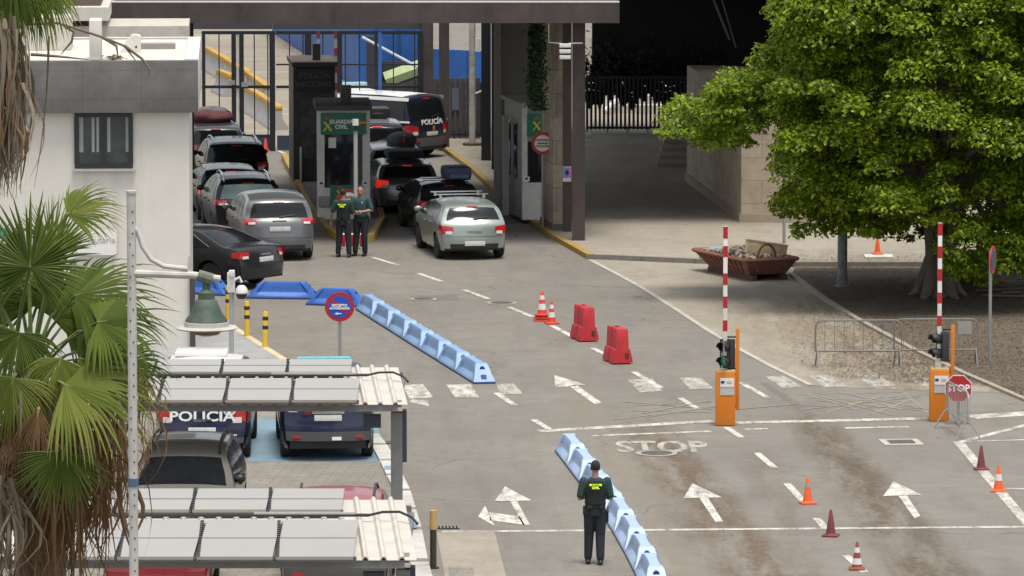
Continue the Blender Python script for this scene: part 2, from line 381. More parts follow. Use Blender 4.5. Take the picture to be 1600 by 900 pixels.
# concrete strip and patched squares by the near left edge
sheet('concrete_patch', [(682, 832), (772, 829), (792, 905), (696, 905)], .006, plaza_m)
sheet('paver_patch', [(700, 888), (740, 887), (744, 930), (706, 930)], .01, pav_m)
patch_a = make_ground_mat(bpy.data.materials.new('asphalt_patch'), (.165, .152, .135), (.2, .184, .162), .35, 0, spots=.3)
patch_b = make_ground_mat(bpy.data.materials.new('asphalt_patch_pale'), (.215, .197, .17), (.255, .235, .202), .3, .4, spots=.2)
sheet('asphalt_patch', [(640, 462), (712, 460), (720, 469), (646, 471)], .003, patch_a)
sheet('asphalt_patch_pale', [(832, 676), (905, 900), (1060, 900), (918, 672)], .0025, patch_b)
sheet('asphalt_trench', [(1186, 598), (1262, 650), (1276, 649), (1200, 598)], .003, patch_a)
# ------------------------------------------------------------------ painted markings (worn paint)
def paint(name, col, wear=.55):
    m = bpy.data.materials.new(name); m.use_nodes = True; n, l, b = nodes_of(m); b.inputs['Roughness'].default_value = .8; b.inputs['Specular IOR Level'].default_value = .2
    g = n.new('ShaderNodeNewGeometry').outputs['Position']
    t = n.new('ShaderNodeTexNoise'); t.inputs['Scale'].default_value = 4.5; t.inputs['Detail'].default_value = 9; t.inputs['Roughness'].default_value = .75; mp = n.new('ShaderNodeMapping'); mp.inputs['Scale'].default_value = (1, .3, 1); l.new(g, mp.inputs[0]); l.new(mp.outputs[0], t.inputs['Vector'])
    r = n.new('ShaderNodeMapRange'); r.inputs[1].default_value = .52 - wear * .18; r.inputs[2].default_value = .7 - wear * .1; l.new(t.outputs['Fac'], r.inputs[0])
    mx = n.new('ShaderNodeMix'); mx.data_type = 'RGBA'; mx.inputs[6].default_value = (*col, 1); mx.inputs[7].default_value = (.2, .182, .157, 1); l.new(r.outputs[0], mx.inputs[0]); l.new(mx.outputs[2], b.inputs['Base Color']); return m
wp_new, wp_old, wp_faint, yp = paint('road_white', (.58, .56, .51), .45), paint('road_white_worn', (.56, .54, .49), .65), paint('road_white_faint', (.5, .48, .43), .9), paint('road_yellow_worn', (.3, .272, .2), .8)
def seg(mb, a, b, w, z=.0055):
    p, q = G(*a), G(*b); t = (q - p).normalized(); nr = Vector((-t.y, t.x, 0)) * w / 2
    n = max(1, int((q - p).length / 2))
    mb.poly([(v.x, v.y, z) for v in (p - nr, q - nr, q + nr, p + nr)])
mb = MB()
for a, b in [((581, 402), (621, 414)), ((653, 427), (690, 440)), ((724, 453), (763, 467)), ((795, 480), (831, 495)), ((862, 509), (898, 528)), ((926, 544), (950, 556)), ((990, 581), (1032, 606)), ((775, 614), (805, 634)), ((834, 656), (858, 671)), ((1135, 668), (1159, 684)),
             ((1183, 708), (1210, 731)), ((1230, 756), (1259, 788)), ((1276, 810), (1290, 826)), ((1322, 868), (1352, 895)), ((1157, 598), (1200, 622)), ((1062, 622), (1092, 640)), ((400, 218), (416, 226)), ((416, 228), (445, 240))]:
    seg(mb, a, b, .14, .0068)
struct('lane_dashes', mb, wp_new, 0)
mb = MB()
seg(mb, (840, 674), (1116, 658), .36); seg(mb, (1150, 661), (1450, 654), .36); seg(mb, (1515, 652), (1640, 644), .6)
seg(mb, (1497, 690), (1612, 826), .2, .0062); seg(mb, (1500, 691), (1620, 660), .18); seg(mb, (1512, 690), (1620, 687), .12, .0062); seg(mb, (1572, 764), (1640, 764), .14)
struct('stop_lines', mb, wp_old, 0)
mb = MB(); seg(mb, (925, 681), (1112, 674), .2, .0045); seg(mb, (1320, 669), (1420, 667), .2, .0045); seg(mb, (1165, 671), (1200, 670), .2, .0045); seg(mb, (690, 831), (1640, 823), .2, .0045); struct('thin_cross_lines', mb, wp_old, 0)
mb = MB()
for a, b in [((1245, 616), (1412, 613)), ((1412, 613), (1450, 645)), ((1300, 630), (1450, 615)), ((1260, 622), (1420, 628)), ((1320, 640), (1440, 632)), ((1290, 645), (1380, 618)), ((1360, 648), (1430, 622)), ((1340, 640), (1260, 616)), ((1420, 644), (1330, 616)), ((990, 634), (1115, 628)), ((1010, 652), (1115, 634)), ((985, 642), (1115, 645)), ((1118, 636), (960, 656)), ((1255, 634), (1445, 638)), ((1275, 626), (1440, 642)), ((1280, 619), (1400, 650)), ((975, 628), (1115, 640)), ((1005, 646), (1110, 626)), ((1250, 641), (1435, 620)), ((1310, 613), (1448, 640)), ((1150, 640), (1245, 632))]:
    yz = globals().get('yz', .0042) + .00025; seg(mb, a, b, .075, yz)
struct('yellow_box_lines', mb, yp, 0)
mb = MB()
for q in [[(628, 602), (661, 600), (677, 621), (640, 623)], [(644, 624), (668, 626), (671, 635), (640, 628)], [(697, 601), (735, 600), (749, 621), (711, 621)]]:
    mb.poly([G(*p, .0055) for p in q])
struct('zebra_stripes', mb, wp_old, 0)
mb = MB()
for q in [[(775, 600), (802, 599), (817, 615), (782, 617)], [(980, 593), (1020, 592), (1036, 611), (1000, 613)], [(1062, 590), (1095, 590), (1115, 607), (1078, 608)], [(1195, 588), (1225, 587), (1254, 605), (1222, 606)], [(1264, 587), (1298, 586), (1326, 603), (1288, 605)], [(1335, 586), (1372, 586), (1400, 602), (1362, 604)], [(1420, 590), (1445, 589), (1475, 606), (1450, 607)]]:
    mb.poly([G(*p, .0055) for p in q])
struct('worn_zebra_stripes', mb, wp_faint, 0)
mb = MB()
for q in [[(866, 586), (915, 601), (868, 606)], [(889, 603), (900, 601), (940, 629), (930, 632)],
          [(789, 760), (831, 782), (773, 783)], [(797, 783), (808, 783), (828, 820), (817, 820)], [(747, 807), (758, 790), (773, 822)], [(764, 800), (812, 807), (820, 820), (766, 813)],
          [(1082, 755), (1128, 777), (1068, 778)], [(1093, 778), (1106, 777), (1130, 815), (1118, 816)], [(1396, 752), (1440, 773), (1380, 775)], [(1404, 775), (1417, 774), (1438, 806), (1429, 810)]]:
    mb.poly([G(*p, .0072) for p in q])
struct('lane_arrows', mb, wp_new, 0)
p = G(1034, 699); tag(text('STOP', 1.0, 'stop_lettering', wp_faint, None, (p.x, p.y, .006), (0, 0, .02), 0.74, 2.15, .001, .03), kind='structure')
# ------------------------------------------------------------------ GUARD HOUSE (left, pale walls, grey tiled parapet)
wall_m = mat('render_wall', (.64, .61, .545), .8, var=.06, scale=1.2, dirt=.4, dirtcol=(.44, .42, .37), bump=.1, streak=(4, 4, .35))
tile_m = bpy.data.materials.new('parapet_tiles'); tile_m.use_nodes = True
def tiles(m, c1, c2, mort, w, h, ms, off=.0, rough=.6, axis='XZ', noise=.25, nsc=2.0):
    n, l, b = nodes_of(m); tc = n.new('ShaderNodeTexCoord').outputs['Object']; s = n.new('ShaderNodeSeparateXYZ'); l.new(tc, s.inputs[0]); cb = n.new('ShaderNodeCombineXYZ')
    ad = n.new('ShaderNodeMath'); l.new(s.outputs[0], ad.inputs[0]); l.new(s.outputs[1], ad.inputs[1]); l.new(ad.outputs[0], cb.inputs[0]); l.new(s.outputs[2], cb.inputs[1])
    bt = n.new('ShaderNodeTexBrick'); bt.inputs['Scale'].default_value = 1; bt.inputs['Brick Width'].default_value = w; bt.inputs['Row Height'].default_value = h; bt.inputs['Mortar Size'].default_value = ms; bt.offset = off
    bt.inputs['Color1'].default_value = (*c1, 1); bt.inputs['Color2'].default_value = (*c2, 1); bt.inputs['Mortar'].default_value = (*mort, 1); l.new(cb.outputs[0], bt.inputs['Vector'])
    t = n.new('ShaderNodeTexNoise'); t.inputs['Scale'].default_value = nsc; t.inputs['Detail'].default_value = 8; t.inputs['Roughness'].default_value = .7; l.new(tc, t.inputs['Vector'])
    r = n.new('ShaderNodeMapRange'); r.inputs[1].default_value = .3; r.inputs[2].default_value = .7; r.inputs[3].default_value = 1 - noise; r.inputs[4].default_value = 1 + noise; l.new(t.outputs['Fac'], r.inputs[0])
    v = n.new('ShaderNodeVectorMath'); v.operation = 'SCALE'; l.new(bt.outputs['Color'], v.inputs[0]); l.new(r.outputs[0], v.inputs['Scale']); l.new(v.outputs[0], b.inputs['Base Color']); b.inputs['Roughness'].default_value = rough
    return m
tiles(tile_m, (.115, .11, .106), (.13, .124, .118), (.085, .08, .076), 1.28, .62, .006)
Yh = G(0, 550).y; sh = FPX / Yh / 1.0                                     # front plane of the house
def X(px, Y): return A(px, 450, Y).x
def Zh(py, Y): return A(800, py, Y).z
h0 = thing('guard_house', 'pale rendered guard house with a grey tiled parapet, flat white roof and one dark window', 'building', (X(297, Yh), Yh, 0), math.radians(2.6))
xw = 0.0; xl = -9.0; zt, zb = Zh(95, Yh - .25), Zh(176, Yh - .25); D = 7.4
mb = MB(); mb.box(((xl + xw) / 2, D / 2 + .05, zb / 2 + .1), (xw - xl, D, zb + .2)); mb.build('wall', wall_m, h0)
pw = .32
mb = MB(); mb.box(((xl + .2) / 2, -.1, (zt + zb) / 2), (.2 - xl, .3, zt - zb), bev=.01); mb.build('parapet', tile_m, h0)
mb = MB(); mb.box((.06, D / 2 + .12, (zt + zb) / 2 + .012), (.3, D + .1, zt - zb + .02), bev=.01); mb.box(((xl + 0) / 2, D + .2, zt - .3), (-xl, .25, .62)); mb.build('parapet_coping', mat('coping_pale', (.62, .6, .55), .7, dirt=.3, dirtcol=(.4, .38, .34)), h0)
roof_w = mat('roof_white', (.6, .57, .51), .7, dirt=.35, scale=1.5, dirtcol=(.5, .46, .4))
mb = MB(); mb.box(((xl - .1) / 2, D / 2 + .1, zt - .08), (-xl - .1, D - .25, .1)); mb.build('roof', roof_w, h0)
# window
wx0, wx1 = X(119, Yh) - h0.location.x, X(209, Yh) - h0.location.x; wz1, wz0 = zb - .01, Zh(262, Yh)
mb = MB()
mb.box(((wx0 + wx1) / 2, .03, wz0 + .05), (wx1 - wx0, .12, .1)); mb.box(((wx0 + wx1) / 2, .03, wz1 - .05), (wx1 - wx0, .12, .1))
for x in (wx0 + .04, (wx0 + wx1) / 2, wx1 - .04): mb.box((x, .028, (wz0 + wz1) / 2), (.1, .12, wz1 - wz0 - .2))
w_ = mb.build('window', mat('window_frame_dark', (.02, .022, .024), .4), h0)
mb = MB(); mb.box(((wx0 + wx1) / 2, .045, (wz0 + wz1) / 2), (wx1 - wx0 - .1, .02, wz1 - wz0 - .1)); mb.build('pane', mat('window_glass', (.04, .05, .05), .05, spec=.8, var=.5, scale=1.5), w_)
mb = MB()
for x, wd in ((wx0 + .14, .09), (wx0 + .4, .06), (wx0 + .5, .05), (wx1 - .52, .07), (wx1 - .12, .06)): mb.box((x, .036, (wz0 + wz1) / 2 + .12), (wd, .012, wz1 - wz0 - .45))
mb.build('blind', mat('blind', (.3, .32, .3), .7), w_)
mb = MB(); mb.box((.05, .02, .88), (.12, .16, 1.76)); mb.build('drainpipe', mat('dark_pillar', (.05, .048, .045), .6), h0)
# raised block and stub wall on the roof
def onroof(px, py, z=0.0): p = G(px, py, zt + z); return p - h0.location
mb = MB(); a = onroof(80, 78); b = onroof(148, 78); mb.box((a.x - 1.0, a.y + 1.2, zt + .34), (b.x - a.x + 2.2, 1.6, .72)); mb.build('roof_block', mat('block_beige', (.5, .48, .43), .8), h0)
a = onroof(142, 92); mb = MB(); mb.box((a.x + .12, a.y + .4, zt + .42), (.26, .9, .86), bev=.01); mb.build('roof_pier', wall_m, h0)
a = onroof(222, 80); mb = MB(); mb.extr([(a.x - .35, zt - .03), (a.x + .1, zt - .03), (a.x + .1, zt + .33), (a.x + .02, zt + .36), (a.x - .1, zt + .36), (a.x - .24, zt + .2)], 'y', a.y, a.y + .5); v = mb.build('roof_vent', roof_w, h0)
mb = MB(); mb.tube([(a.x, a.y - .01, zt + .1), (a.x, a.y + .02, zt + .1)], .025); mb.build('vent_hole', black_plastic, v)
a = onroof(255, 75); mb = MB(); mb.box((a.x, a.y + .3, zt + .03), (.9, .5, .12)); mb.build('roof_hatch', mat('hatch_grey', (.25, .24, .22), .7), h0)
# wall clutter: a cable run, a vent, a wall lamp, a window sill, rain pipe
mb = MB(); mb.box(((wx0 + wx1) / 2, -.03, wz0 - .04), (wx1 - wx0 + .12, .12, .05)); mb.build('sill', mat('sill_stone', (.4, .38, .35), .8), w_)
# notices on the wall
nt_ = thing('wall_notice', 'white paper notice with faint grey lettering on the guard house wall, beside the palm', 'notice', A(152, 378, Yh - .02))
mb = MB(); mb.box((0, 0, 0), (.86, .012, .56)); mb.build('panel', sign_white, nt_)
text('Tributaria', .2, 'lettering', mat('ink_grey', (.38, .38, .4), .7), nt_, (0, -.01, .05))
ts = thing('teal_sign', 'small teal and white sign on the guard house wall at the photo\'s left edge', 'sign', A(4, 372, Yh - .02))
mb = MB(); mb.box((0, 0, .12), (.3, .02, .24)); mb.build('teal_panel', mat('teal', (.02, .33, .32), .5), ts)
mb = MB(); mb.box((0, 0, -.14), (.3, .02, .26)); mb.build('white_panel', sign_white, ts)
for s_ in (nt_, ts): s_.location.y = Yh + (s_.location.x - h0.location.x) * math.tan(math.radians(2.6)) - .03; s_.rotation_euler = (0, 0, math.radians(2.6))
# dry leaves and twigs on the roof
V = MB()
for k in range(60):
    p = onroof(random.gauss(180, 10), random.gauss(90, 1.5)); s = .06; a = random.uniform(0, 6)
    V.poly([(p.x + math.cos(a + j * 1.57) * s, p.y + math.sin(a + j * 1.57) * s, zt - .015 + random.random() * .05) for j in range(4)])
o = V.build('dry_leaves', litter_m, None, 0); o.location = h0.location; o.rotation_euler = h0.rotation_euler; tag(o, kind='stuff')
# rear block seen over the roof
rb = thing('rear_annex', 'low annex behind the guard house roof with white band and brown cladding', 'building', (X(160, Yh + 12), Yh + 12, 0), math.radians(2.6))
zc = Zh(28, Yh + 12)
mb = MB(); mb.box((-1.9, 1.5, zc / 2 - .1), (8.0, 3, zc - .2)); mb.build('wall', mat('annex_beige', (.5, .46, .4), .8, dirt=.4), rb)
mb = MB(); mb.box((-3.7, 1.4, zc + .1), (7.8, 3.1, .32)); mb.build('cornice', roof_w, rb)
mb = MB(); mb.box((-3.8, 1.7, zc + .5), (7.6, 2.5, .5)); mb.build('cladding', mat('corten', (.12, .085, .075), .75, var=.25, scale=1.5, dirt=.4, dirtcol=(.06, .045, .04)), rb)
# ------------------------------------------------------------------ CHECKPOINT CANOPY
corten = mat('weathered_steel', (.07, .055, .051), .7, .1, var=.35, scale=1.4, dirt=.75, dirtcol=(.032, .025, .024), streak=(2.5, 1, .6))
Yc = 151.0
zc0, zc1 = Zh(36, Yc), Zh(4, Yc); xc0, xc1 = X(175, Yc), X(967, Yc)
cp = thing('checkpoint_canopy', 'long weathered brown steel canopy spanning the checkpoint lanes on dark columns', 'canopy', (0, Yc, 0))
mb = MB(); mb.box(((xc0 + xc1) / 2, .1, (zc0 + zc1) / 2), (xc1 - xc0, .25, zc1 - zc0)); mb.build('fascia', corten, cp)
mb = MB(); mb.box(((xc0 + xc1) / 2, 8.6, zc0 + .32), (xc1 - xc0, 16.8, .3)); mb.build('roof', mat('canopy_soffit', (.06, .055, .055), .8), cp)
mb = MB(); mb.box(((xc0 + xc1) / 2, .12, zc1 + .01), (xc1 - xc0, .3, .03)); mb.build('coping', mat('coping_light', (.5, .46, .42), .6), cp)
def column(px0, px1, py, m=corten, h=None):
    g = G((px0 + px1) / 2, py); w = (px1 - px0) / PPM(py); mb = MB(); t = .3; z = (h or zc0 + .16)
    mb.box((g.x, g.y - Yc, z / 2), (w, .06, z)); mb.box((g.x, g.y - Yc + t, z / 2), (w, .06, z)); mb.box((g.x, g.y - Yc + t / 2, z / 2), (w * .5, t - .07, z - .01)); mb.build('column', m, cp)
column(894, 914, 383); column(879, 893, 369); column(752, 767, 257, dark_steel); column(768, 784, 271, dark_steel); column(660, 677, 236, corten); column(686, 702, 236, corten)
column(298, 303, 330, dark_steel)
lv = thing('column_lamp', 'stack of three white plates on an arm, fixed to the brown column', 'lamp', A(883, 80, Yc - .05))
for k in range(3):
    mb = MB(); mb.box((0, -.05, .15 - .15 * k), (.29, .1, .1), bev=.01); mb.build('plate', white_paint, lv)
mb = MB(); mb.tube([(-.1, .0, .2), (-.42, .05, .22), (-.42, .05, .8)], .015); mb.build('arm', galv, lv); mb = MB(); mb.tube([(.1, .0, .2), (.45, .05, .2)], .02); mb.build('arm', galv, lv)
po = thing('poster', 'small blue and pink poster on the brown column', 'poster', A(886, 272, G(0, 369).y - .06))
mb = MB(); mb.box((0, 0, 0), (.22, .012, .4)); mb.build('sheet', mat('poster_white', (.65, .62, .66), .5), po)
pm = bpy.data.materials.new('poster_ink'); pm.use_nodes = True; n, l, b = nodes_of(pm); tc = n.new('ShaderNodeTexCoord'); gr = n.new('ShaderNodeTexGradient'); mp = n.new('ShaderNodeMapping'); mp.inputs['Location'].default_value = (.5, 0, 0); mp.inputs['Scale'].default_value = (3.5, 1, 1); l.new(tc.outputs['Object'], mp.inputs[0]); l.new(mp.outputs[0], gr.inputs[0]); cr = n.new('ShaderNodeValToRGB'); cr.color_ramp.elements[0].color = (.04, .25, .6, 1); cr.color_ramp.elements[1].color = (.7, .12, .35, 1); l.new(gr.outputs[0], cr.inputs[0]); l.new(cr.outputs[0], b.inputs['Base Color'])
mb = MB(); mb.box((0, -.008, .04), (.2, .012, .28)); mb.build('picture', pm, po)
mb = MB(); mb.ball((0, -.016, .04), (.05, .006, .07)); mb.build('figure', mat('ink_navy', (.01, .02, .08), .6), po)
# stone pier and darker concrete wall with a climber
stone_m = bpy.data.materials.new('stone_blocks'); stone_m.use_nodes = True; tiles(stone_m, (.37, .31, .235), (.43, .37, .285), (.2, .17, .13), .9, .62, .01, .5, .85, noise=.3)
conc_m = mat('dark_concrete', (.17, .16, .15), .85, var=.15, scale=1, dirt=.4, dirtcol=(.08, .075, .07))
sp = thing('stone_pier', 'tall beige stone block pier behind the brown steel column', 'pier', (*G(866, 366).xy, 0), math.radians(9))
mb = MB(); mb.box((.1, .9, 3.2), (.26, 1.9, 6.4)); mb.build('blocks', stone_m, sp)
mb = MB(); mb.box((.1, .9, .14), (.34, 2.0, .28)); mb.build('plinth', mat('plinth_dark', (.16, .14, .12), .85), sp)
cw = thing('concrete_wall', 'tall dark concrete wall behind the right-hand booth', 'wall', (*G(812, 322).xy, 0))
mb = MB(); mb.box((.2, 1.0, 3.2), (1.45, .5, 6.4)); mb.build('slab', conc_m, cw)
mb = MB(); mb.box((-.62, .8, 3.2), (.2, .5, 6.4)); mb.build('edge', mat('concrete_edge', (.26, .245, .22), .85), cw)
# ------------------------------------------------------------------ BOOTHS
booth_w = mat('booth_panel', (.66, .66, .6), .6, var=.08, dirt=.3, scale=3, dirtcol=(.2, .19, .17))
booth_d = mat('booth_dark', (.07, .062, .058), .6, var=.2)
booth_glass = mat('booth_glass', (.018, .02, .026), .05, spec=.6, var=.5, scale=1.2)
def emblem(parent, x, y, z, s):
    mb = MB(); R = lambda a: Matrix.Rotation(a, 3, 'Y')
    mb.box((x, y, z - .05 * s), (.05 * s, .012, .62 * s), R(math.radians(38))); mb.box((x, y - .013, z - .05 * s), (.11 * s, .012, .58 * s), R(math.radians(-38)))
    mb.box((x - .16 * s, y - .02, z - .19 * s), (.16 * s, .012, .04 * s), R(math.radians(-50)))
    mb.build('emblem', emblem_yellow, parent)
    mb = MB(); mb.extr([(x - .14 * s, z + .27 * s), (x + .14 * s, z + .27 * s), (x + .2 * s, z + .42 * s), (x + .09 * s, z + .38 * s), (x, z + .48 * s), (x - .09 * s, z + .38 * s), (x - .2 * s, z + .42 * s)], 'y', y - .006, y + .006)
    mb.build('crown', mat('crown_red', (.34, .1, .03), .5), parent)
def eu_sticker(parent, x, y, z):
    mb = MB(); mb.box((x, y, z), (.17, .012, .13)); o = mb.build('sticker', sign_white, parent)
    mb = MB(); mb.box((x, y - .008, z + .01), (.08, .01, .055)); mb.build('sticker_flag', mat('eu_blue', (.01, .03, .2), .5), o)
# central booth
Yb = G(0, 350).y; b1 = thing('control_booth', 'grey control booth between the lanes with GUARDIA CIVIL on a green fascia sign', 'booth', (*G(537, 350).xy, .14), math.radians(3))
hb = 2.95; wb_ = .7
mb = MB(); mb.box((0, 1.3, hb / 2), (wb_ * 2 - .06, 2.5, hb)); mb.build('cabin', booth_d, b1)
mb = MB()
for x in (-wb_ + .09, wb_ - .09): mb.box((x, -.0, hb / 2), (.2, .14, hb))
mb.box((0, -.0, .42), (wb_ * 2 - .38, .12, .84)); mb.box((0, -.002, hb - .06), (wb_ * 2 - .38, .12, .12)); mb.build('front_frame', booth_w, b1)
mb = MB(); mb.box((0, -.09, hb - .38), (1.22, .06, .58)); fs = mb.build('fascia_sign', green_sign, b1)
text('GUARDIA', .145, 'lettering', text_white, fs, (-.06, -.125, hb - .33), bold=.005); text('CIVIL', .145, 'lettering', text_white, fs, (-.06, -.125, hb - .47), bold=.005)
emblem(fs, -.42, -.13, hb - .42, .55)
mb = MB(); mb.box((.5, -.125, hb - .32), (.2, .012, .035)); mb.box((.5, -.125, hb - .39), (.2, .012, .035)); fl = mb.build('flag_red', sign_red, fs)
mb = MB(); mb.box((.5, -.125, hb - .355), (.2, .011, .036)); mb.build('flag_yellow', yellow_paint, fs)
mb = MB(); mb.box((0, .01, 1.6), (1.04, .06, 1.5)); wd = mb.build('window', booth_glass, b1)
mb = MB(); mb.box((-.3, -.03, 2.05), (.2, .012, .28)); mb.build('paper_notice', sign_white, wd)
mb = MB(); mb.box((.36, -.04, 1.6), (.05, .06, 1.5)); mb.build('mullion', booth_w, wd)
mb = MB(); mb.box((-.05, -.075, .62), (.62, .03, .6)); lp = mb.build('lower_sign', green_sign, b1); emblem(lp, -.1, -.1, .7, .45)
eu_sticker(b1, -.6, -.08, .96); eu_sticker(b1, .58, -.08, .96)
mb = MB(); mb.box((-.52, -.1, .48), (.3, .09, .28), bev=.015); mb.build('intercom_box', mat('box_grey', (.3, .3, .26), .6), b1)
mb = MB(); mb.box((0, 1.2, hb + .05), (wb_ * 2 + .12, 2.9, .14), bev=.02); mb.build('roof', mat('booth_roof', (.085, .08, .076), .8, var=.3), b1)
mb = MB(); mb.box((.08, .7, hb + .34), (.3, .3, .5), bev=.02); ac = mb.build('roof_unit', mat('ac_dark', (.1, .098, .095), .6), b1)
mb = MB()
for k in range(6): mb.box((.08, .545, hb + .16 + k * .065), (.22, .012, .03))
mb.build('grille', black_plastic, ac)
# national police booth behind it
b2 = thing('police_booth', 'dark control booth with faint POLICIA NACIONAL lettering and a small mast on its roof', 'booth', (*G(492, 292).xy, .14), math.radians(5))
hb2 = 3.35
mb = MB(); mb.box((0, 1.5, hb2 / 2), (1.2, 2.6, hb2)); mb.build('cabin', mat('booth_brown', (.06, .053, .05), .6, var=.2), b2)
mb = MB(); mb.box((.02, .15, hb2 - .42), (1.08, .08, .66)); sg = mb.build('fascia_sign', mat('sign_navy', (.025, .026, .032), .5), b2)
tg = mat('lettering_grey', (.1, .1, .105), .6)
text('POLICÍA', .24, 'lettering', tg, sg, (.0, .1, hb2 - .3), bold=.004); text('NACIONAL', .2, 'lettering', tg, sg, (.0, .1, hb2 - .55), bold=.004)
mb = MB(); mb.box((.05, .17, 1.5), (.9, .07, 1.7)); mb.build('window', mat('booth_window_grey', (.1, .1, .1), .15, var=.6, scale=2), b2)
mb = MB(); mb.box((0, 1.4, hb2 + .04), (1.3, 3, .12)); mb.build('roof', mat('booth_roof_brown', (.07, .052, .042), .8), b2)
mb = MB(); mb.box((.1, .8, hb2 + .33), (.22, .22, .5)); mb.build('roof_unit', black_plastic, b2)
mb = MB(); mb.box((-.4, .12, .5), (.06, .04, 1.0)); mb.build('white_post', white_paint, b2)
# right-hand booth
b3 = thing('narrow_booth', 'pale narrow booth with a green emblem panel, half behind the stone pier', 'booth', (*G(835, 350).xy, .12), math.radians(10))
hb3 = 3.05
mb = MB(); mb.box((0, 1.4, hb3 / 2), (.66, 2.7, hb3)); mb.build('cabin', mat('booth_pale', (.3, .3, .28), .6, dirt=.4), b3)
mb = MB(); mb.box((-.27, .0, hb3 / 2), (.14, .1, hb3)); mb.box((.02, .0, .5), (.44, .08, 1.0)); mb.build('front_frame', mat('booth_white', (.55, .54, .5), .6, dirt=.3), b3)
mb = MB(); mb.box((.05, -.03, hb3 - .5), (.52, .06, .6)); gp = mb.build('emblem_panel', green_sign, b3); emblem(gp, .05, -.07, hb3 - .5, .5)
mb = MB(); mb.box((.03, .0, 1.55), (.4, .05, 1.1)); mb.build('window', booth_glass, b3)
mb = MB(); mb.box((-.338, 1.0, 1.8), (.02, .5, 1.5)); mb.box((-.338, 2.1, 1.8), (.02, .6, 1.5)); mb.build('side_window', booth_glass, b3)
eu_sticker(b3, -.23, -.06, 1.1)
mb = MB(); mb.box((0, 1.3, hb3 + .05), (.86, 3, .1)); mb.build('roof', mat('booth_roof_pale', (.3, .29, .27), .7), b3)
mb = MB(); mb.box((-.55, 1.4, 1.35), (.16, .2, 2.7)); mb.build('side_post', mat('post_pale', (.34, .33, .31), .7), b3)
# ------------------------------------------------------------------ GATES, FENCES
def bar_gate(name, label, x0, x1, py, ztop, posts, bars, mids, panel, cat='gate', m=dark_steel):
    g = G((x0 + x1) / 2, py); o = thing(name, label, cat, (g.x, g.y, 0)); k = PPM(py); f = lambda px: (px - (x0 + x1) / 2) / k
    for p, w in posts:
        mb = MB(); mb.box((f(p), 0, ztop / 2), (w, .14, ztop)); mb.build('post', m, o)
    mb = MB()
    for b in bars: mb.box((f(b), .03, ztop / 2), (.035, .035, ztop - .02))
    mb.build('bars', m, o)
    for z, h in mids: mb = MB(); mb.box((0, -.0, z), ((x1 - x0) / k, .06, h)); mb.build('rail', m, o)
    if panel:
        mb = MB(); mb.box((0, .01, panel / 2 + .03), ((x1 - x0) / k - .04, .05, panel)); mb.build('panel', mat('gate_panel', (.03, .04, .065), .5), o)
    return o
zt_g = Zh(50, G(0, 236).y)
g1 = bar_gate('sliding_gate', 'tall black bar gate closing the left lane, with a latch at its middle', 316, 430, 236, zt_g, [(319, .1), (366, .14), (378, .14), (426, .17)], [343, 398, 419], [(zt_g - .02, .1), (1.98, .09), (.48, .06)], .45)
mb = MB(); mb.box((-.2, -.1, 2.12), (.2, .1, .14)); mb.build('latch', galv, g1); mb = MB(); mb.box((.2, -.1, 2.06), (.2, .1, .14)); mb.build('latch', galv, g1)
mb = MB(); mb.box((-.02, .02, zt_g / 2), (.05, .04, zt_g)); mb.build('white_edge', white_paint, g1); mb = MB(); mb.box((-.5, .3, zt_g + .32), (3.06, .12, .5)); mb.build('header_panel', mat('header_grey', (.055, .055, .06), .7), g1)
g2 = bar_gate('bar_fence', 'tall dark bar fence behind the booths in front of the blue hoarding', 432, 660, 236, zt_g, [(482, .2), (531, .16), (588, .1), (657, .16)], [453, 474, 505, 540, 562, 615, 648], [(zt_g - .02, .1), (1.98, .08), (zt_g - 1.0, .05)], .45, 'fence')
mb = MB(); mb.box((0, .3, zt_g + .32), (4.7, .12, .5)); mb.build('header_panel', mat('header_grey', (.055, .055, .06), .7), g2)
mb = MB(); mb.box((.95, -.02, zt_g / 2), (.1, .1, zt_g)); mb.build('blue_post', mat('post_blue', (.03, .12, .4), .5), g2)
# blue hoarding beyond
bh = thing('blue_hoarding', 'tall blue ribbed hoarding beyond the gate with a pale ramp in front', 'hoarding', (0, 0, 0))
bl = bpy.data.materials.new('hoarding_blue'); bl.use_nodes = True; tiles(bl, (.014, .095, .33), (.018, .11, .37), (.009, .06, .22), .32, 30, .03, noise=.25, nsc=1.2)
def slab(mb, p, q, h, t=.08, z0=0):
    d = (q - p).normalized(); nr = Vector((-d.y, d.x, 0)) * t; mb.prism([p, q, q + nr, p + nr], z0, h)
p, q, r = G(425, 50), G(560, 141), G(760, 150)
mb = MB(); slab(mb, p, q, 3.6); slab(mb, q + Vector((.01, 0, 0)), q.lerp(r, .5), 3.4); slab(mb, q.lerp(r, .503), r, 1.55); mb.build('panels', bl, bh)
mb = MB(); mb.tube([A(566, 58, q.y - 2), A(655, 106, q.y - 2.5)], .05); mb.tube([A(655, 106, q.y - 2.5), A(655, 60, q.y - 2.5)], .03); mb.build('handrail', mat('rail_pale', (.45, .5, .55), .5), bh)
a, b = A(602, 124, q.y - 1.5), A(658, 104, q.y - 1.5)
mb = MB(); mb.tube([a, b], .16, 4, flat=1.6); mb.build('ramp', mat('ramp_green', (.42, .5, .26), .6), bh)
mb = MB(); mb.box(((a.x + b.x) / 2, q.y - 1.3, .6), (2.2, .3, 1.0)); mb.box((a.x - .4, q.y - 1.6, 1.0), (.5, .4, 2.0)); mb.build('machinery', mat('machine_dark', (.03, .035, .05), .6), bh)
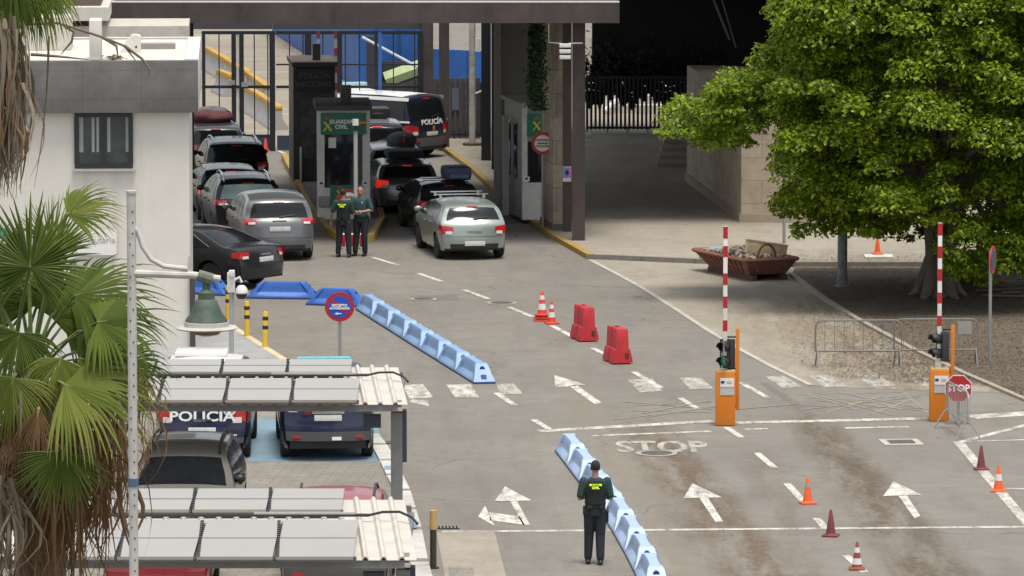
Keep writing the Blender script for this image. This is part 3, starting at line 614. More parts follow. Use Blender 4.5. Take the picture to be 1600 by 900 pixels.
# yellow barriers beyond
yb_m = mat('barrier_yellow', (.46, .27, .03), .6, dirt=.4)
first = None
for i, (x0, y0, x1, y1) in enumerate([(322, 88, 356, 108), (358, 110, 388, 128), (390, 131, 418, 152), (342, 126, 362, 134), (384, 152, 410, 168), (411, 169, 436, 186)]):
    a, b = G(x0, y0 + 18), G(x1, y1 + 18); c = (a + b) / 2; L = max(2.0, (b - a).length)
    rz = math.atan2(b.y - a.y, b.x - a.x)
    if first is None:
        first = thing('yellow_barrier', '', 'barrier', (c.x, c.y, .01), rz, 'yellow barriers beyond the gate')
        mb = MB(); mb.extr([(-.3, 0), (.3, 0), (.3, .08), (.12, .35), (.1, .62), (-.1, .62), (-.12, .35), (-.3, .08)], 'x', -.5, .5); mb.build('body', mat('barrier_grey', (.35, .34, .33), .7), first)
        mb = MB(); mb.box((0, 0, .7), (1.0, .24, .2), bev=.03); mb.build('top_beam', yb_m, first); o = first
    else: o = dup(first, (c.x, c.y, .01), rz)
    o.scale = (L, 1, 1)
    o['label'] = ['farthest yellow topped barrier in the street beyond the black bar gate', 'second farthest yellow barrier beyond the black gate, left of its latch', 'yellow barrier right of the gate latch, middle of the row beyond', 'short yellow barrier beyond the gate nearest the guard house', 'yellow barrier low behind the gate, just below the latch', 'nearest yellow barrier behind the gate, beside the dark police booth'][i]
# stepped grey slat fence
sf = thing('slat_fence', 'dark grey corrugated metal fence with a stepped top behind the police van', 'fence', (0, 0, 0))
Ys = G(0, 222).y
slat_m = mat('slat_grey', (.1, .1, .098), .5, .2, var=.25)
for i in range(40):
    px = 590 + i * 4.05; 
    top = interp(px, [590, 664, 700, 704, 760], [146, 119, 126, 122, 122]); p = A(px, top, Ys + .0); mb = MB() if i % 20 == 0 else mb
    mb.box((p.x, Ys + (.05 if i % 2 else 0), p.z / 2), (.075, .05, p.z))
    if i % 20 == 19: mb.build('panel', slat_m, sf)
mb = MB(); mb.box((X(675, Ys), Ys + .12, 1.0), (3.6, .05, 1.7)); mb.build('backing', mat('slat_back', (.05, .05, .05), .7), sf)
mb = MB(); mb.box((X(712, Ys), Ys - .03, 1.35), (.22, .02, .7)); mb.build('meter_panel', mat('panel_bluegrey', (.12, .14, .18), .5), sf)
mb = MB(); mb.box((X(720, Ys), Ys - .2, .25), (1.6, .05, .05))
for i in range(9): mb.box((X(720, Ys) - .7 + i * .17, Ys - .2, .2), (.03, .03, .4))
mb.build('low_rail', dark_steel, sf)
lp_ = thing('peeling_lamp_post', 'pale lamp post with peeling paint behind the van by the grey fence', 'lamp post', (*G(738, 233).xy, .12))
mb = MB(); mb.tube([(0, 0, 0), (0, 0, 5.8)], .1, 12); mb.build('pole', mat('peeling_paint', (.5, .48, .43), .7, dirt=1, scale=4, dirtcol=(.12, .1, .09)), lp_)
mb = MB(); mb.tube([(0, 0, 0), (0, 0, .07)], .3, 16); mb.build('base', mat('rust_dark', (.1, .075, .06), .9), lp_)
mb = MB(); mb.box((.17, 0, 3.1), (.16, .12, .4)); mb.tube([(.1, 0, 1.6), (.45, 0, 1.75)], .03); mb.build('bracket', white_paint, lp_)
# ------------------------------------------------------------------ COVERED PASSAGE (dark) AND STONE WALL
cb_ = thing('covered_passage', 'dark building bridging the plaza, its underside and back wall in deep shade', 'building', (0, 0, 0))
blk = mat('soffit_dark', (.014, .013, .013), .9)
Yf = G(0, 213).y
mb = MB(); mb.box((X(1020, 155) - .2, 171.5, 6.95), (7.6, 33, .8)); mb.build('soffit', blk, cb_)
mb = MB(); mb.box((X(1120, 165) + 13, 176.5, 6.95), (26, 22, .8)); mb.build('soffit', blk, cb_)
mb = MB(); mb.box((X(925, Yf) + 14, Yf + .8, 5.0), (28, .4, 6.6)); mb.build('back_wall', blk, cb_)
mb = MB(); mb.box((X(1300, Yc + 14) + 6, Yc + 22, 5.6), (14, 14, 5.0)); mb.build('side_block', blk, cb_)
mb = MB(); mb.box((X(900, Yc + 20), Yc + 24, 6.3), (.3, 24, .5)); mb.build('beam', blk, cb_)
# hanging light rails under the soffit (dim cables in the dark)
mb = MB(); mb.tube([A(1115, 0, Yc + 18), A(1140, 62, Yc + 18)], .03); mb.tube([A(1128, 0, Yc + 18), A(1150, 75, Yc + 18)], .02); mb.build('cable', mat('cable_grey', (.2, .2, .2), .6), cb_)
fr = thing('passage_fence', 'dark vertical bar fence at the back of the shaded passage', 'fence', (0, Yf, .12)); 
mb = MB(); x0, x1 = X(917, Yf), X(1075, Yf); n = 24
for i in range(n + 1): mb.box((lerp(x0, x1, i / n), 0, .95), (.075, .07, 1.7))
mb.build('bars', dark_steel, fr)
mb = MB(); mb.box(((x0 + x1) / 2, 0, .16), (x1 - x0, .08, .07)); mb.build('rail', dark_steel, fr); mb = MB(); mb.box(((x0 + x1) / 2, 0, 1.75), (x1 - x0, .08, .07)); mb.build('rail', dark_steel, fr)
for i in range(6): mb = MB(); mb.box((lerp(x0, x1, i / 5), .02, .08), (.06, .06, .16)); mb.build('foot', galv, fr)
st = thing('pale_steps', 'flight of pale steps in the light beyond the passage fence', 'steps', (X(1010, Yf + 8), Yf + 8, .12))
for k in range(5):
    mb = MB(); mb.box((0.3, k * .5, .14 + .14 * k), (2.6, .5, .27 + .28 * k - .0)); mb.build('tread', mat('step_pale', (.5, .47, .42), .8), st)
mb = MB(); mb.tube([(-1.4, -.4, .1), (-.9, 0, .5), (-.5, .6, 1.2)], .09); mb.build('white_rail', white_paint, st)
sw = thing('stone_wall', 'low beige stone block wall with a sharp corner, half hidden by the tree', 'wall', (0, 0, 0))
c0, c1, c2 = G(1158, 347, .12), G(1073, 282, .12), G(1420, 350, .12)
wall_st = bpy.data.materials.new('wall_stone'); wall_st.use_nodes = True; tiles(wall_st, (.42, .345, .255), (.47, .395, .3), (.3, .245, .18), 2.4, .62, .008, .4, .85, noise=.22, nsc=1.3)
hw = 3.45
c3 = c1 + Vector((9, 0, 0)); mb = MB(); mb.prism([c0, c2, c2 + Vector((0, 12, 0)), c1], .1, hw); mb.build('blocks', wall_st, sw)
mb = MB(); mb.prism([c0 + Vector((-.05, -.06, 0)), c2 + Vector((0, -.06, 0)), c2 + Vector((0, -.005, 0)), c0 + Vector((.0, -.005, 0)), c1 + Vector((0, -.02, 0)), c1 + Vector((-.07, 0, 0))], .1, .34); mb.build('plinth', mat('plinth_stone', (.34, .28, .21), .85), sw)
stp = thing('dark_steps', 'few low steps in the shade along the stone wall', 'steps', G(1052, 258, .12))
for k in range(4):
    mb = MB(); mb.box((k * .1, k * 1.3, .06 + .06 * k), (1.0, 1.3, .12 + .12 * k)); mb.build('tread', plaza_m, stp)

for px, lab in ((498, 'thin raised red and white boom left of the dark police booth roof mast'), (525, 'thin raised red and white boom right of the dark police booth roof mast')):
    Yq = 171.0; a0, a1 = A(px, 170, Yq), A(px, 62, Yq); o = thing('raised_boom', lab, 'barrier', (a0.x, Yq, .01), 0, 'raised booms by the police booth')
    mb = MB(); mb.box((0, 0, .6), (.3, .3, 1.2), bev=.02); mb.build('cabinet', grey_paint, o)
    mb = MB(); mb.box((0, -.1, (1.1 + a1.z) / 2), (.085, .05, a1.z - 1.1)); bo = mb.build('boom', mat('boom_grey', (.3, .28, .27), .6), o)
    for k in range(6):
        z = 1.7 + k * .5; mb = MB(); mb.box((0, -.1, z), (.092, .056, .22)); mb.build('red_band', mat('band_dull_red', (.2, .03, .03), .6), bo)
# ------------------------------------------------------------------ CARS: one surface described by a side outline and a width law
SPEC = {
 'hatch': dict(L=4.25, W=1.76, H=1.45, prof=[(0, .3), (0, .6), (.03, .68), (.07, .92), (.2, 1.0), (.38, 1.32), (.58, 1.395), (1.3, 1.445), (2.1, 1.44), (2.7, 1.35), (3.35, .98), (3.8, .88), (4.12, .74), (4.25, .58), (4.25, .3)],
               zg=(1.02, 1.31), belt=[(.5, .99), (3.3, .94)], roof=[(.62, 1.2), (.95, 1.34), (1.9, 1.37), (2.55, 1.3), (3.2, .97)], ax=(.78, 3.4), rw=.315, th=.74, light=(.72, 1.0), pl=.62),
 'mpv': dict(L=4.75, W=1.86, H=1.66, prof=[(0, .32), (0, .62), (.03, .7), (.08, 1.0), (.2, 1.08), (.33, 1.48), (.5, 1.58), (1.3, 1.655), (2.2, 1.65), (2.9, 1.52), (3.75, 1.06), (4.3, .92), (4.65, .72), (4.75, .55), (4.75, .32)],
             zg=(1.1, 1.46), belt=[(.55, 1.07), (3.6, 1.0)], roof=[(.7, 1.35), (1.0, 1.5), (2.0, 1.55), (2.75, 1.45), (3.55, 1.03)], ax=(.95, 3.8), rw=.335, th=.76, light=(.92, 1.1), pl=.82),
 'suv': dict(L=4.5, W=1.82, H=1.7, prof=[(0, .4), (0, .68), (.03, .76), (.05, 1.05), (.1, 1.12), (.26, 1.55), (.4, 1.63), (1.2, 1.695), (2.1, 1.69), (2.65, 1.6), (3.25, 1.14), (4.0, 1.02), (4.38, .85), (4.5, .62), (4.5, .38)],
             zg=(1.15, 1.53), belt=[(.4, 1.1), (3.15, 1.05)], roof=[(.5, 1.42), (.75, 1.55), (1.8, 1.6), (2.5, 1.52), (3.1, 1.08)], ax=(.85, 3.5), rw=.36, th=.79, light=(.85, 1.14), pl=.8),
 'sedan': dict(L=4.72, W=1.84, H=1.44, prof=[(0, .3), (0, .62), (.03, .7), (.06, .93), (.14, 1.02), (.65, 1.07), (1.45, 1.37), (1.9, 1.43), (2.5, 1.43), (2.95, 1.35), (3.75, .98), (4.3, .86), (4.62, .7), (4.72, .55), (4.72, .3)],
               zg=(1.09, 1.36), belt=[(1.0, .97), (3.6, .93)], roof=[(1.05, .99), (1.7, 1.28), (2.2, 1.34), (2.85, 1.28), (3.5, .97)], ax=(1.02, 3.75), rw=.325, th=.73, light=(.74, .95), pl=.72),
 'van': dict(L=4.8, W=1.92, H=1.94, prof=[(0, .38), (0, .62), (.03, .7), (.04, 1.2), (.08, 1.28), (.2, 1.78), (.32, 1.9), (1.2, 1.94), (3.0, 1.93), (3.5, 1.82), (4.15, 1.16), (4.6, 1.0), (4.76, .8), (4.8, .6), (4.8, .38)],
             zg=(1.24, 1.78), belt=[(.3, 1.18), (4.1, 1.12)], roof=[(.35, 1.72), (.5, 1.76), (2.8, 1.78), (3.35, 1.7), (3.95, 1.16)], ax=(.95, 3.9), rw=.34, th=.87, light=(.7, 1.05), pl=.75),
 'minivan': dict(L=4.35, W=1.8, H=1.82, prof=[(0, .35), (0, .62), (.03, .7), (.05, 1.05), (.09, 1.13), (.22, 1.62), (.36, 1.76), (1.2, 1.82), (2.3, 1.81), (2.8, 1.7), (3.45, 1.12), (4.0, .98), (4.28, .78), (4.35, .6), (4.35, .35)],
             zg=(1.12, 1.62), belt=[(.35, 1.08), (3.3, 1.04)], roof=[(.42, 1.55), (.62, 1.64), (1.9, 1.68), (2.65, 1.58), (3.25, 1.08)], ax=(.8, 3.5), rw=.325, th=.84, light=(.78, 1.15), pl=.7),
}
tyre_m = rubber
class Body:
    def __init__(s, sp):
        s.__dict__.update(sp); P = [Vector(p) for p in s.prof]
        out = [P[0]]
        for a, b in zip(P, P[1:]):                       # dense outline
            n = max(1, int(math.ceil((b - a).length / .085)))
            for k in range(1, n + 1): out.append(a.lerp(b, k / n))
        for _ in range(3):                               # soften
            out = [out[0]] + [out[i] * .5 + (out[i - 1] + out[i + 1]) * .25 for i in range(1, len(out) - 1)] + [out[-1]]
        s.o = out; s.n = []
        for i in range(len(out)):
            t = out[min(i + 1, len(out) - 1)] - out[max(i - 1, 0)]; t.normalize(); s.n.append(Vector((-t.y, t.x)))
        s.rear = [i for i, p in enumerate(out) if p.x < s.L * .35]
        s.front = [i for i, p in enumerate(out) if p.x > s.L * .5]
    def w(s, x, z):
        r = z / s.H; k = np.interp(r, [.15, .3, .42, .58, .66, .80, .93, 1.0], [.93, .97, .995, 1.0, .975, (s.th + 1) / 2 + .02, s.th + .03, s.th - .02])
        e0, e1 = x, s.L - x
        pl = 1 - .09 * max(0, 1 - e0 / .7) ** 2 - .15 * max(0, 1 - e1 / .9) ** 2
        return s.W / 2 * float(k) * pl
    def zlow(s, x):
        z = .24
        for a in s.ax:
            d = abs(x - a); R = s.rw + .055
            if d < R: z = max(z, s.rw + math.sqrt(R * R - d * d))
        return z
    def top(s, i, f, off=0.0):
        # point on the strip across the car at outline index i (may be fractional), f in -1..1
        i0 = min(int(i), len(s.o) - 2); t = i - i0; p = s.o[i0].lerp(s.o[i0 + 1], t); nn = s.n[i0].lerp(s.n[i0 + 1], t).normalized()
        w = s.w(p.x, p.y); b = abs(f) ** 2.6
        endf = abs(nn.x); dx = .14 * b * endf * (1 if nn.x < 0 else -1); dz = -.055 * b * max(0, nn.y)
        ex = p + nn * off
        return Vector((f * (w + off * .3), ex.x + dx - s.L / 2, ex.y + dz))
    def side(s, x, z, sg, off=0.0): return Vector((sg * (s.w(x, z) + off), x - s.L / 2, z))
    def idx(s, z, rng):
        best = None
        for a, b in zip(rng, rng[1:]):
            z0, z1 = s.o[a].y, s.o[b].y
            if (z0 - z) * (z1 - z) <= 0 and abs(z1 - z0) > 1e-6:
                return a + (z - z0) / (z1 - z0)
        return rng[0]
FR = [-1, -.97, -.9, -.75, -.5, -.25, 0, .25, .5, .75, .9, .97, 1]
def body_mesh(B, seams=True):
    mb = MB(); T = [[B.top(i, f) for f in FR] for i in range(len(B.o))]
    mb.grid(T)
    for sg, k in ((-1, 0), (1, -1)):
        rows = []
        for i, p in enumerate(B.o):
            tp = T[i][k]; zl = min(B.zlow(p.x), tp.z - .001); row = []
            for j in range(11):
                z = lerp(zl, tp.z, j / 10); x = tp.y + B.L / 2
                row.append(Vector((sg * min(B.w(p.x, z) if j < 10 else abs(tp.x), B.W), tp.y, z)))
            rows.append(row)
        mb.grid(rows)
    bmesh.ops.remove_doubles(mb.bm, verts=mb.bm.verts, dist=.002)
    return mb
def patch_top(mb, B, i0, i1, f0, f1, off=.006, taper=0.0, n=6, m=8):
    mb.grid([[B.top(lerp(i0, i1, a / n), lerp(f0, f1, c / m) * (1 - taper * a / n), off) for c in range(m + 1)] for a in range(n + 1)])
def patch_side(mb, B, lo, hi, x0, x1, sg, off=.006, n=10, m=4):
    # lo/hi: z as functions of x
    rows = []
    for a in range(n + 1):
        x = lerp(x0, x1, a / n); zl, zh = lo(x), hi(x)
        rows.append([B.side(x, lerp(zl, zh, c / m), sg, off) for c in range(m + 1)])
    mb.grid(rows)
def wheel_parts(root, B, rim_m=alloy, hub=False):
    r = B.rw
    mt = MB(); R = Matrix.Rotation(R90, 3, 'Y')
    mt.lathe([(r * .62, -.1), (r * .9, -.105), (r, -.07), (r, .07), (r * .9, .105), (r * .62, .1)], 24, M=R)
    tm = mt.mesh('tyre'); tm.materials.append(tyre_m)
    mr = MB(); mr.lathe([(r * .64, -.085), (r * .64, .095), (r * .58, .1), (r * .55, .05), (.0001, .045)], 24, M=R)
    for k in range(5):
        a = k * 2 * math.pi / 5; mr.box((.07, math.cos(a) * r * .3, math.sin(a) * r * .3), (.04, .055, r * .6), Matrix.Rotation(-a + R90, 3, 'X'))
    mr.tube([(.04, 0, 0), (.1, 0, 0)], r * .16, 10)
    rm = mr.mesh('rim'); rm.materials.append(rim_m); rm.materials.append(black_plastic)
    for x in B.ax:
        for sg in (-1, 1):
            o = bpy.data.objects.new('wheel', tm); COL.objects.link(o); o.parent = root; o.location = (sg * (B.W / 2 - .125), x - B.L / 2, r); o.rotation_euler = (0, 0, 0 if sg > 0 else math.pi)
            q = bpy.data.objects.new('rim', rm); COL.objects.link(q); q.parent = o
def paint_car(name, col, metal=.3, rough=.28): return mat('paint_' + name, col, rough, metal, var=.05, spec=.5 if max(col) > .04 else .35, coat=.45 if max(col) > .04 else .2, scale=2, dirt=.12 if max(col) > .04 else .0, dirtcol=tuple(min(1, c * .8 + .015) for c in col))
def car(name, label, kind, at, ang, paint, group, cat='car', lamps='dark', brake=False, rails=None, bumper=None, plate=True, ref='rear', roof_m=None, rim=alloy, scale=1.0, glass=None, sunroof=False, mirror_m=None, skirt=None, trim=None, bh=.64, plate_txt=None, lat=None, **kw):
    sp = dict(SPEC[kind]); sp.update(kw); B = Body(sp); a = math.radians(ang); h = Vector((math.sin(a), math.cos(a), 0))
    p = G(*at) if len(at) == 2 else Vector((at[0], at[1], 0)); c = p + h * (B.L / 2) * (1 if ref == 'rear' else -1)
    root = thing(name, label, cat, (c.x, c.y, 0), -a, group); gl = glass or dark_glass
    body_mesh(B).build('body', paint, root, 40)
    mb = MB(); mb.box((0, 0, .42), (B.W * .8, B.L * .93, .36)); mb.build('underbody', black_plastic, root)
    i0, i1 = B.idx(B.zg[0], B.rear), B.idx(B.zg[1], B.rear)
    if B.zg[1] > 1.0 and kind == 'sedan': i0, i1 = B.idx(B.zg[0], B.rear), B.idx(B.zg[1], [i for i, q in enumerate(B.o) if q.x < 2.0])
    mb = MB(); patch_top(mb, B, i0, i1, -.86, .86, taper=.04); rw_ = mb.build('rear_window', gl, root)
    if kind != 'sedan':
        q0, q1 = B.top(i0, .0, .02), B.top(lerp(i0, i1, .16), .45, .02); mb = MB(); mb.tube([q0, q1], .018, 6); mb.build('wiper', black_plastic, rw_)
    mb = MB(); bl = B.belt
    fi = [i for i in B.front]; zc_, zr_ = sp['prof'][-5][1] + .02, B.H - .1
    j0, j1 = B.idx(zr_, fi), B.idx(zc_, fi); patch_top(mb, B, j0, j1, -.86, .86); mb.build('windscreen', gl, root)
    lo = lambda x: lerp(bl[0][1], bl[1][1], (x - bl[0][0]) / (bl[1][0] - bl[0][0])) + .02
    xs = [q[0] for q in B.roof]; zs = [q[1] for q in B.roof]; hi = lambda x: max(lo(x) + .01, float(np.interp(x, xs, zs)))
    cuts = [xs[0] + .02, lerp(xs[0], xs[-1], .27), lerp(xs[0], xs[-1], .58), xs[-1] - .08]
    if kind in ('van', 'minivan'): cuts = [xs[0], lerp(xs[0], xs[-1], .33), lerp(xs[0], xs[-1], .62), xs[-1] - .08]
    for sg in (-1, 1):
        for u, v in zip(cuts, cuts[1:]):
            mb = MB(); patch_side(mb, B, lo, hi, u + .03, v - .03, sg); mb.build('side_window', gl, root)
    seam = MB()
    for sg in (-1, 1):
        for x in cuts[1:] :
            xx = min(x, cuts[-1] - .1); patch_side(seam, B, lambda q: .36, lambda q: lo(q) - .02, xx - .006, xx + .006, sg, .003, 1, 5)
    seam.build('door_gap', black_plastic, root)
    if trim is not None:
        for sg in (-1, 1): mb = MB(); mb.tube([B.side(x, hi(x) + .015, sg, .012) for x in np.linspace(cuts[0], cuts[-1], 14)] , .014, 6); mb.build('window_trim', trim, root)
    mb = MB()
    for sg in (-1, 1):
        for x in cuts[1:3]:
            q = B.side(x + .12, lo(x) - .12, sg, .02); mb.box(q, (.04, .2, .035), bev=.008)
    mb.build('door_handle', mirror_m or paint, root)
    # rear lamps
    lm = red_lit if brake else red_lens
    r0, r1 = B.idx(B.light[0], B.rear), B.idx(B.light[1], B.rear)
    for sg in (-1, 1):
        mb = MB(); md = (r0 + r1) / 2 + (r1 - r0) * .08; hf = (r1 - r0) * .42; mb.grid([[B.top(md + hf * (a_ / 4 * 2 - 1) * lerp(.5, 1, c_ / 5), lerp(.66, 1.0, c_ / 5) * sg, .012) for c_ in range(6)] for a_ in range(5)])
        x0 = .02 + .1; patch_side(mb, B, lambda q: B.light[0] + .02 + .1 * (q - .1), lambda q: B.light[1] - .25 * (q - .1) * .6, .13, .36, sg, .012, 4, 2)
        tl = mb.build('tail_light', lm, root)
        mb = MB(); patch_top(mb, B, lerp(r0, r1, .12), lerp(r0, r1, .42), .7 * sg, .9 * sg, .018, n=2, m=3); mb.build('indicator', clear_lens, tl)
        f0, f1 = B.idx(.62, fi), B.idx(.78, fi); mb = MB(); patch_top(mb, B, min(f0, f1), max(f0, f1), .6 * sg, .98 * sg, .01, n=3, m=4); mb.build('headlight', clear_lens, root)
    t0 = i1 + (.6 if kind != 'sedan' else -4); mb = MB(); patch_top(mb, B, i1 + .15 if kind != 'sedan' else i1 - 1.0, i1 + .6 if kind != 'sedan' else i1 - .5, -.2, .2, .014, n=2); mb.build('brake_light', red_lit if brake else red_lens, root)
    if plate:
        q = B.top(B.idx(B.pl, B.rear), 0, .02); mb = MB(); mb.box(q, (.52, .025, .115), bev=.004); po = mb.build('number_plate', plate_w, root)
        if plate_txt:
            text(plate_txt, .115, 'lettering', text_black, po, (q.x + .025, q.y - .016, q.z), sx=.95)
            mb = MB(); mb.box((q.x - .24, q.y - .014, q.z), (.04, .006, .11)); mb.build('plate_band', sign_blue, po)
    mb = MB(); q = B.top(B.idx(B.light[0] + .1, B.rear), 0, .015); mb.box(q, (.36 if kind != 'van' else .2, .03, .03)); mb.build('tailgate_trim', chrome if bumper is None else bumper, root)
    if bumper is not None:
        mb = MB(); e0 = 0; e1 = B.idx(bh, B.rear); patch_top(mb, B, e0, e1, -1, 1, .02, n=5, m=16)
        for sg in (-1, 1): patch_side(mb, B, lambda q: .3, lambda q: bh - .02, .12, B.ax[0] - B.rw - .08, sg, .02, 4, 3)
        bo = mb.build('bumper', bumper, root)
        for sg in (-1, 1):
            mb = MB(); mb.box(B.top(B.idx(bh - .1, B.rear), .74 * sg, .03), (.16, .03, .05)); mb.build('reflector', red_lens, bo)
    else:
        mb = MB(); e1 = B.idx(.42, B.rear); patch_top(mb, B, 0, e1, -.8, .8, .008, n=3, m=12); mb.build('rear_valance', black_plastic, root)
        mb = MB(); e0 = B.idx(.6, B.rear); patch_top(mb, B, e0, e0 + .16, -1, 1, .004, n=1, m=14); mb.build('bumper_gap', black_plastic, root)
    for sg in (-1, 1):
        q = B.side(xs[-1] - .22, lo(xs[-1]) + .1, sg, .1); mb = MB(); mb.ball(q, (.11, .06, .075), 10, 6); mb.build('mirror', mirror_m or paint, root)
    if rails is not None:
        for sg in (-1, 1):
            pts = []
            for x in np.linspace(.5, B.L * .6, 9):
                ii = min(range(len(B.o)), key=lambda k: abs(B.o[k].x - x) - (0.5 if B.o[k].y > B.H * .8 else 0)); e = B.top(ii, .86 * sg, .0); pts.append((e.x, x - B.L / 2, e.z + (.07 if .6 < x < B.L * .58 else .0)))
            mb = MB(); mb.tube(pts, .022, 6); mb.build('roof_rail', rails, root)
    if roof_m is not None:
        ri0 = min(range(len(B.o)), key=lambda k: abs(B.o[k].x - .55) + (0 if B.o[k].y > B.H * .8 else 9)); ri1 = B.idx(B.H - .08, fi)
        mb = MB(); patch_top(mb, B, ri0, ri1, -.93, .93, .008, n=14, m=12); mb.build('roof', roof_m, root)
    wheel_parts(root, B, rim); root['kindspec'] = kind; del root['kindspec']
    return root, B
QG = 'cars queueing at the checkpoint'
mpv_grey = paint_car('mpv_grey', (.15, .155, .16), .5, .28); silver = paint_car('silver', (.36, .365, .37), .6, .3); pale_green = paint_car('pale_green', (.3, .345, .315), .45, .3); black_c = paint_car('black', (.006, .006, .0065), .0, .2)
gun = paint_car('gunmetal', (.028, .028, .031), .2, .22); grey_c = paint_car('grey', (.15, .155, .155), .5, .3); navy_c = paint_car('navy', (.012, .018, .05), .1, .3); van_navy = paint_car('van_navy', (.009, .012, .024), .1, .3); white_c = paint_car('white', (.7, .7, .68), .0, .35)
red_c = paint_car('red', (.27, .012, .018), .1, .28); dkgrey_c = paint_car('dark_grey', (.05, .052, .055), .3, .3); brown_grey = paint_car('warm_grey', (.2, .195, .175), .35, .3)
grey_bump = mat('bumper_grey', (.07, .072, .075), .6)
grass_gl = mat('pale_sunshade_glass', (.13, .2, .18), .12, var=.5, scale=3)
# left lane
car('saloon_car', 'black saloon car turning at the back of the left queue, chrome window trim', 'sedan', (417, 451), -54, gun, QG, rim=chrome, trim=chrome)
car('people_carrier', 'silver grey people carrier, last in the left lane beside the two guards', 'mpv', (438, 409), -9, mpv_grey, QG, bumper=None)
car('estate_car', 'black car with a pale sunshade in its rear window, ahead of the silver people carrier', 'mpv', (390, 377), -8, black_c, QG, glass=grass_gl, rails=chrome, H=1.62)
car('hatchback', 'black hatchback with lit red brake lights in the left lane', 'hatch', (363, 347), -8, black_c, QG, brake=True, W=1.8)
car('off_roader', 'black off-roader with silver roof rails and grey roof, left lane', 'suv', (371, 316), -7, black_c, QG, rails=alloy, W=1.84, roof_m=dkgrey_c)
cA, BA = car('family_car', 'dark grey car with a maroon bundle on its roof, first in the left lane', 'suv', (339, 287), -7, dkgrey_c, QG, H=1.62)
# right lane
car('pale_hatchback', 'pale silver green hatchback with empty roof bars, last in the right lane', 'hatch', (742, 407), -11, pale_green, QG, light=(.64, .9), pl=.43)
cH, BH = car('dark_hatchback', 'black car with a navy roof box, ahead of the pale hatchback', 'hatch', (706, 372), -10, black_c, QG)
cI, BI = car('grey_hatchback', 'grey hatchback with lit brake lights and a black roof load', 'hatch', (639, 337), -8, grey_c, QG, brake=True, H=1.48)
cJ, BJ = car('light_hatchback', 'light silver car with a dark roof bag, third ahead in the right lane', 'hatch', (621, 309), -7, silver, QG)
car('tall_car', 'dark tall car with a lit red third brake light beside the green booth sign', 'suv', (591, 283), -6, black_c, QG, brake=True, roof_m=silver)
pv, BV = car('police_van', 'dark blue and white police van parked across the lane with POLICIA on its tailgate', 'van', (676, 247), -52, van_navy, None, cat='van', roof_m=white_c, lamps='dark', bumper=grey_bump)
def letter_rear(root, B, s, size, z, x=0.0, bold=.004, sx=1.25, m=text_white, name='lettering'):
    q = B.top(B.idx(z, B.rear), x, .012); return text(s, size, name, m, root, (q.x, q.y - .004, q.z), (R90 + math.radians(-2), 0, 0), sx=sx, depth=.006, bold=bold)
letter_rear(pv, BV, 'POLICÍA', .22, 1.1, bold=.006)
q = BV.top(BV.idx(.9, BV.rear), .1, .015); mb = MB(); mb.box((q.x, q.y, q.z), (.11, .015, .16), bev=.02); mb.build('crest', mat('crest_orange', (.45, .16, .03), .5), pv)
mb = MB(); mb.box((0, 0, 1.955), (1.5, 3.6, .015), bev=.005)
mb2 = MB()
for sg in (-1, 1): patch_side(mb2, BV, lambda x: 1.76, lambda x: 1.86, .25, 3.3, sg, .012, 8, 2); patch_side(mb2, BV, lambda x: 1.1, lambda x: 1.16, .15, 4.0, sg, .012, 8, 2)
mb2.build('white_stripe', white_c, pv)
wc, BW = car('police_car', 'white car with a pale blue light bar behind the police van', 'hatch', (583, 214), -22, white_c, None, cat='car')
mb = MB(); mb.box((0, .1, 1.52), (1.2, .3, .14), bev=.05); mb.build('light_bar', mat('lightbar_pale', (.35, .55, .62), .25, coat=.5), wc)
# roof loads: things of their own, resting on the cars
def on_roof(car_root, B, y, z, name, label, cat):
    a = car_root.rotation_euler[2]; p = car_root.location + Vector((-math.sin(a) * y, math.cos(a) * y, z)); return thing(name, label, cat, p, a)
o = on_roof(cA, BA, -.5, BA.H - .02, 'roof_bundle', 'maroon and dark grey bundle of luggage strapped on the foremost left lane car', 'luggage')
mb = MB(); mb.ball((0, 0, .2), (.62, .85, .26), 16, 10); mb.ball((-.2, -.4, .26), (.38, .4, .2), 12, 8); remeshed(mb, 'bundle', mat('cloth_maroon', (.1, .025, .028), .85, var=.35, bump=.4), o, .035)
mb = MB(); mb.ball((0, .1, .36), (.5, .6, .15), 14, 8); mb.build('cover', mat('cloth_slate', (.1, .105, .115), .8), o)
mb = MB(); mb.tube([(-.66, -.2, .0), (-.5, -.2, .36), (0, -.2, .48), (.5, -.2, .36), (.66, -.2, .0)], .02); mb.tube([(-.66, .4, .02), (.66, .4, .02)], .025); mb.build('strap', black_plastic, o)
o = on_roof(cH, BH, -1.0, BH.H + .0, 'roof_box', 'navy blue soft roof box on the black right lane car', 'roof box')
mb = MB(); mb.box((.3, 0, .18), (.7, 1.0, .34), bev=.11); mb.build('bag', mat('cloth_navy', (.02, .03, .075), .6, var=.3), o)
mb = MB(); mb.tube([(-.05, -.52, .2), (.65, -.52, .2)], .012); mb.box((.3, -.51, .12), (.5, .02, .1)); mb.build('pocket', mat('cloth_navy_light', (.06, .075, .13), .7), o)
mb = MB(); mb.tube([(-.6, -.2, .01), (.68, -.2, .01)], .025); mb.tube([(-.6, .4, .01), (.68, .4, .01)], .025); mb.build('roof_bar', alloy, o)
o = on_roof(cI, BI, -.6, BI.H + .0, 'roof_load', 'low black load on the grey hatchback roof', 'luggage')
mb = MB(); mb.box((.05, 0, .1), (1.0, 1.1, .2), bev=.07); mb.build('bag', mat('cloth_black', (.02, .02, .022), .8, var=.3), o)
mb = MB(); mb.tube([(-.55, -.3, .0), (.6, -.3, .0)], .02); mb.build('roof_bar', alloy, o)
o = on_roof(cJ, BJ, -.9, BJ.H - .03, 'roof_bag', 'dark grey domed roof bag with a red mark on the light silver car', 'roof bag')
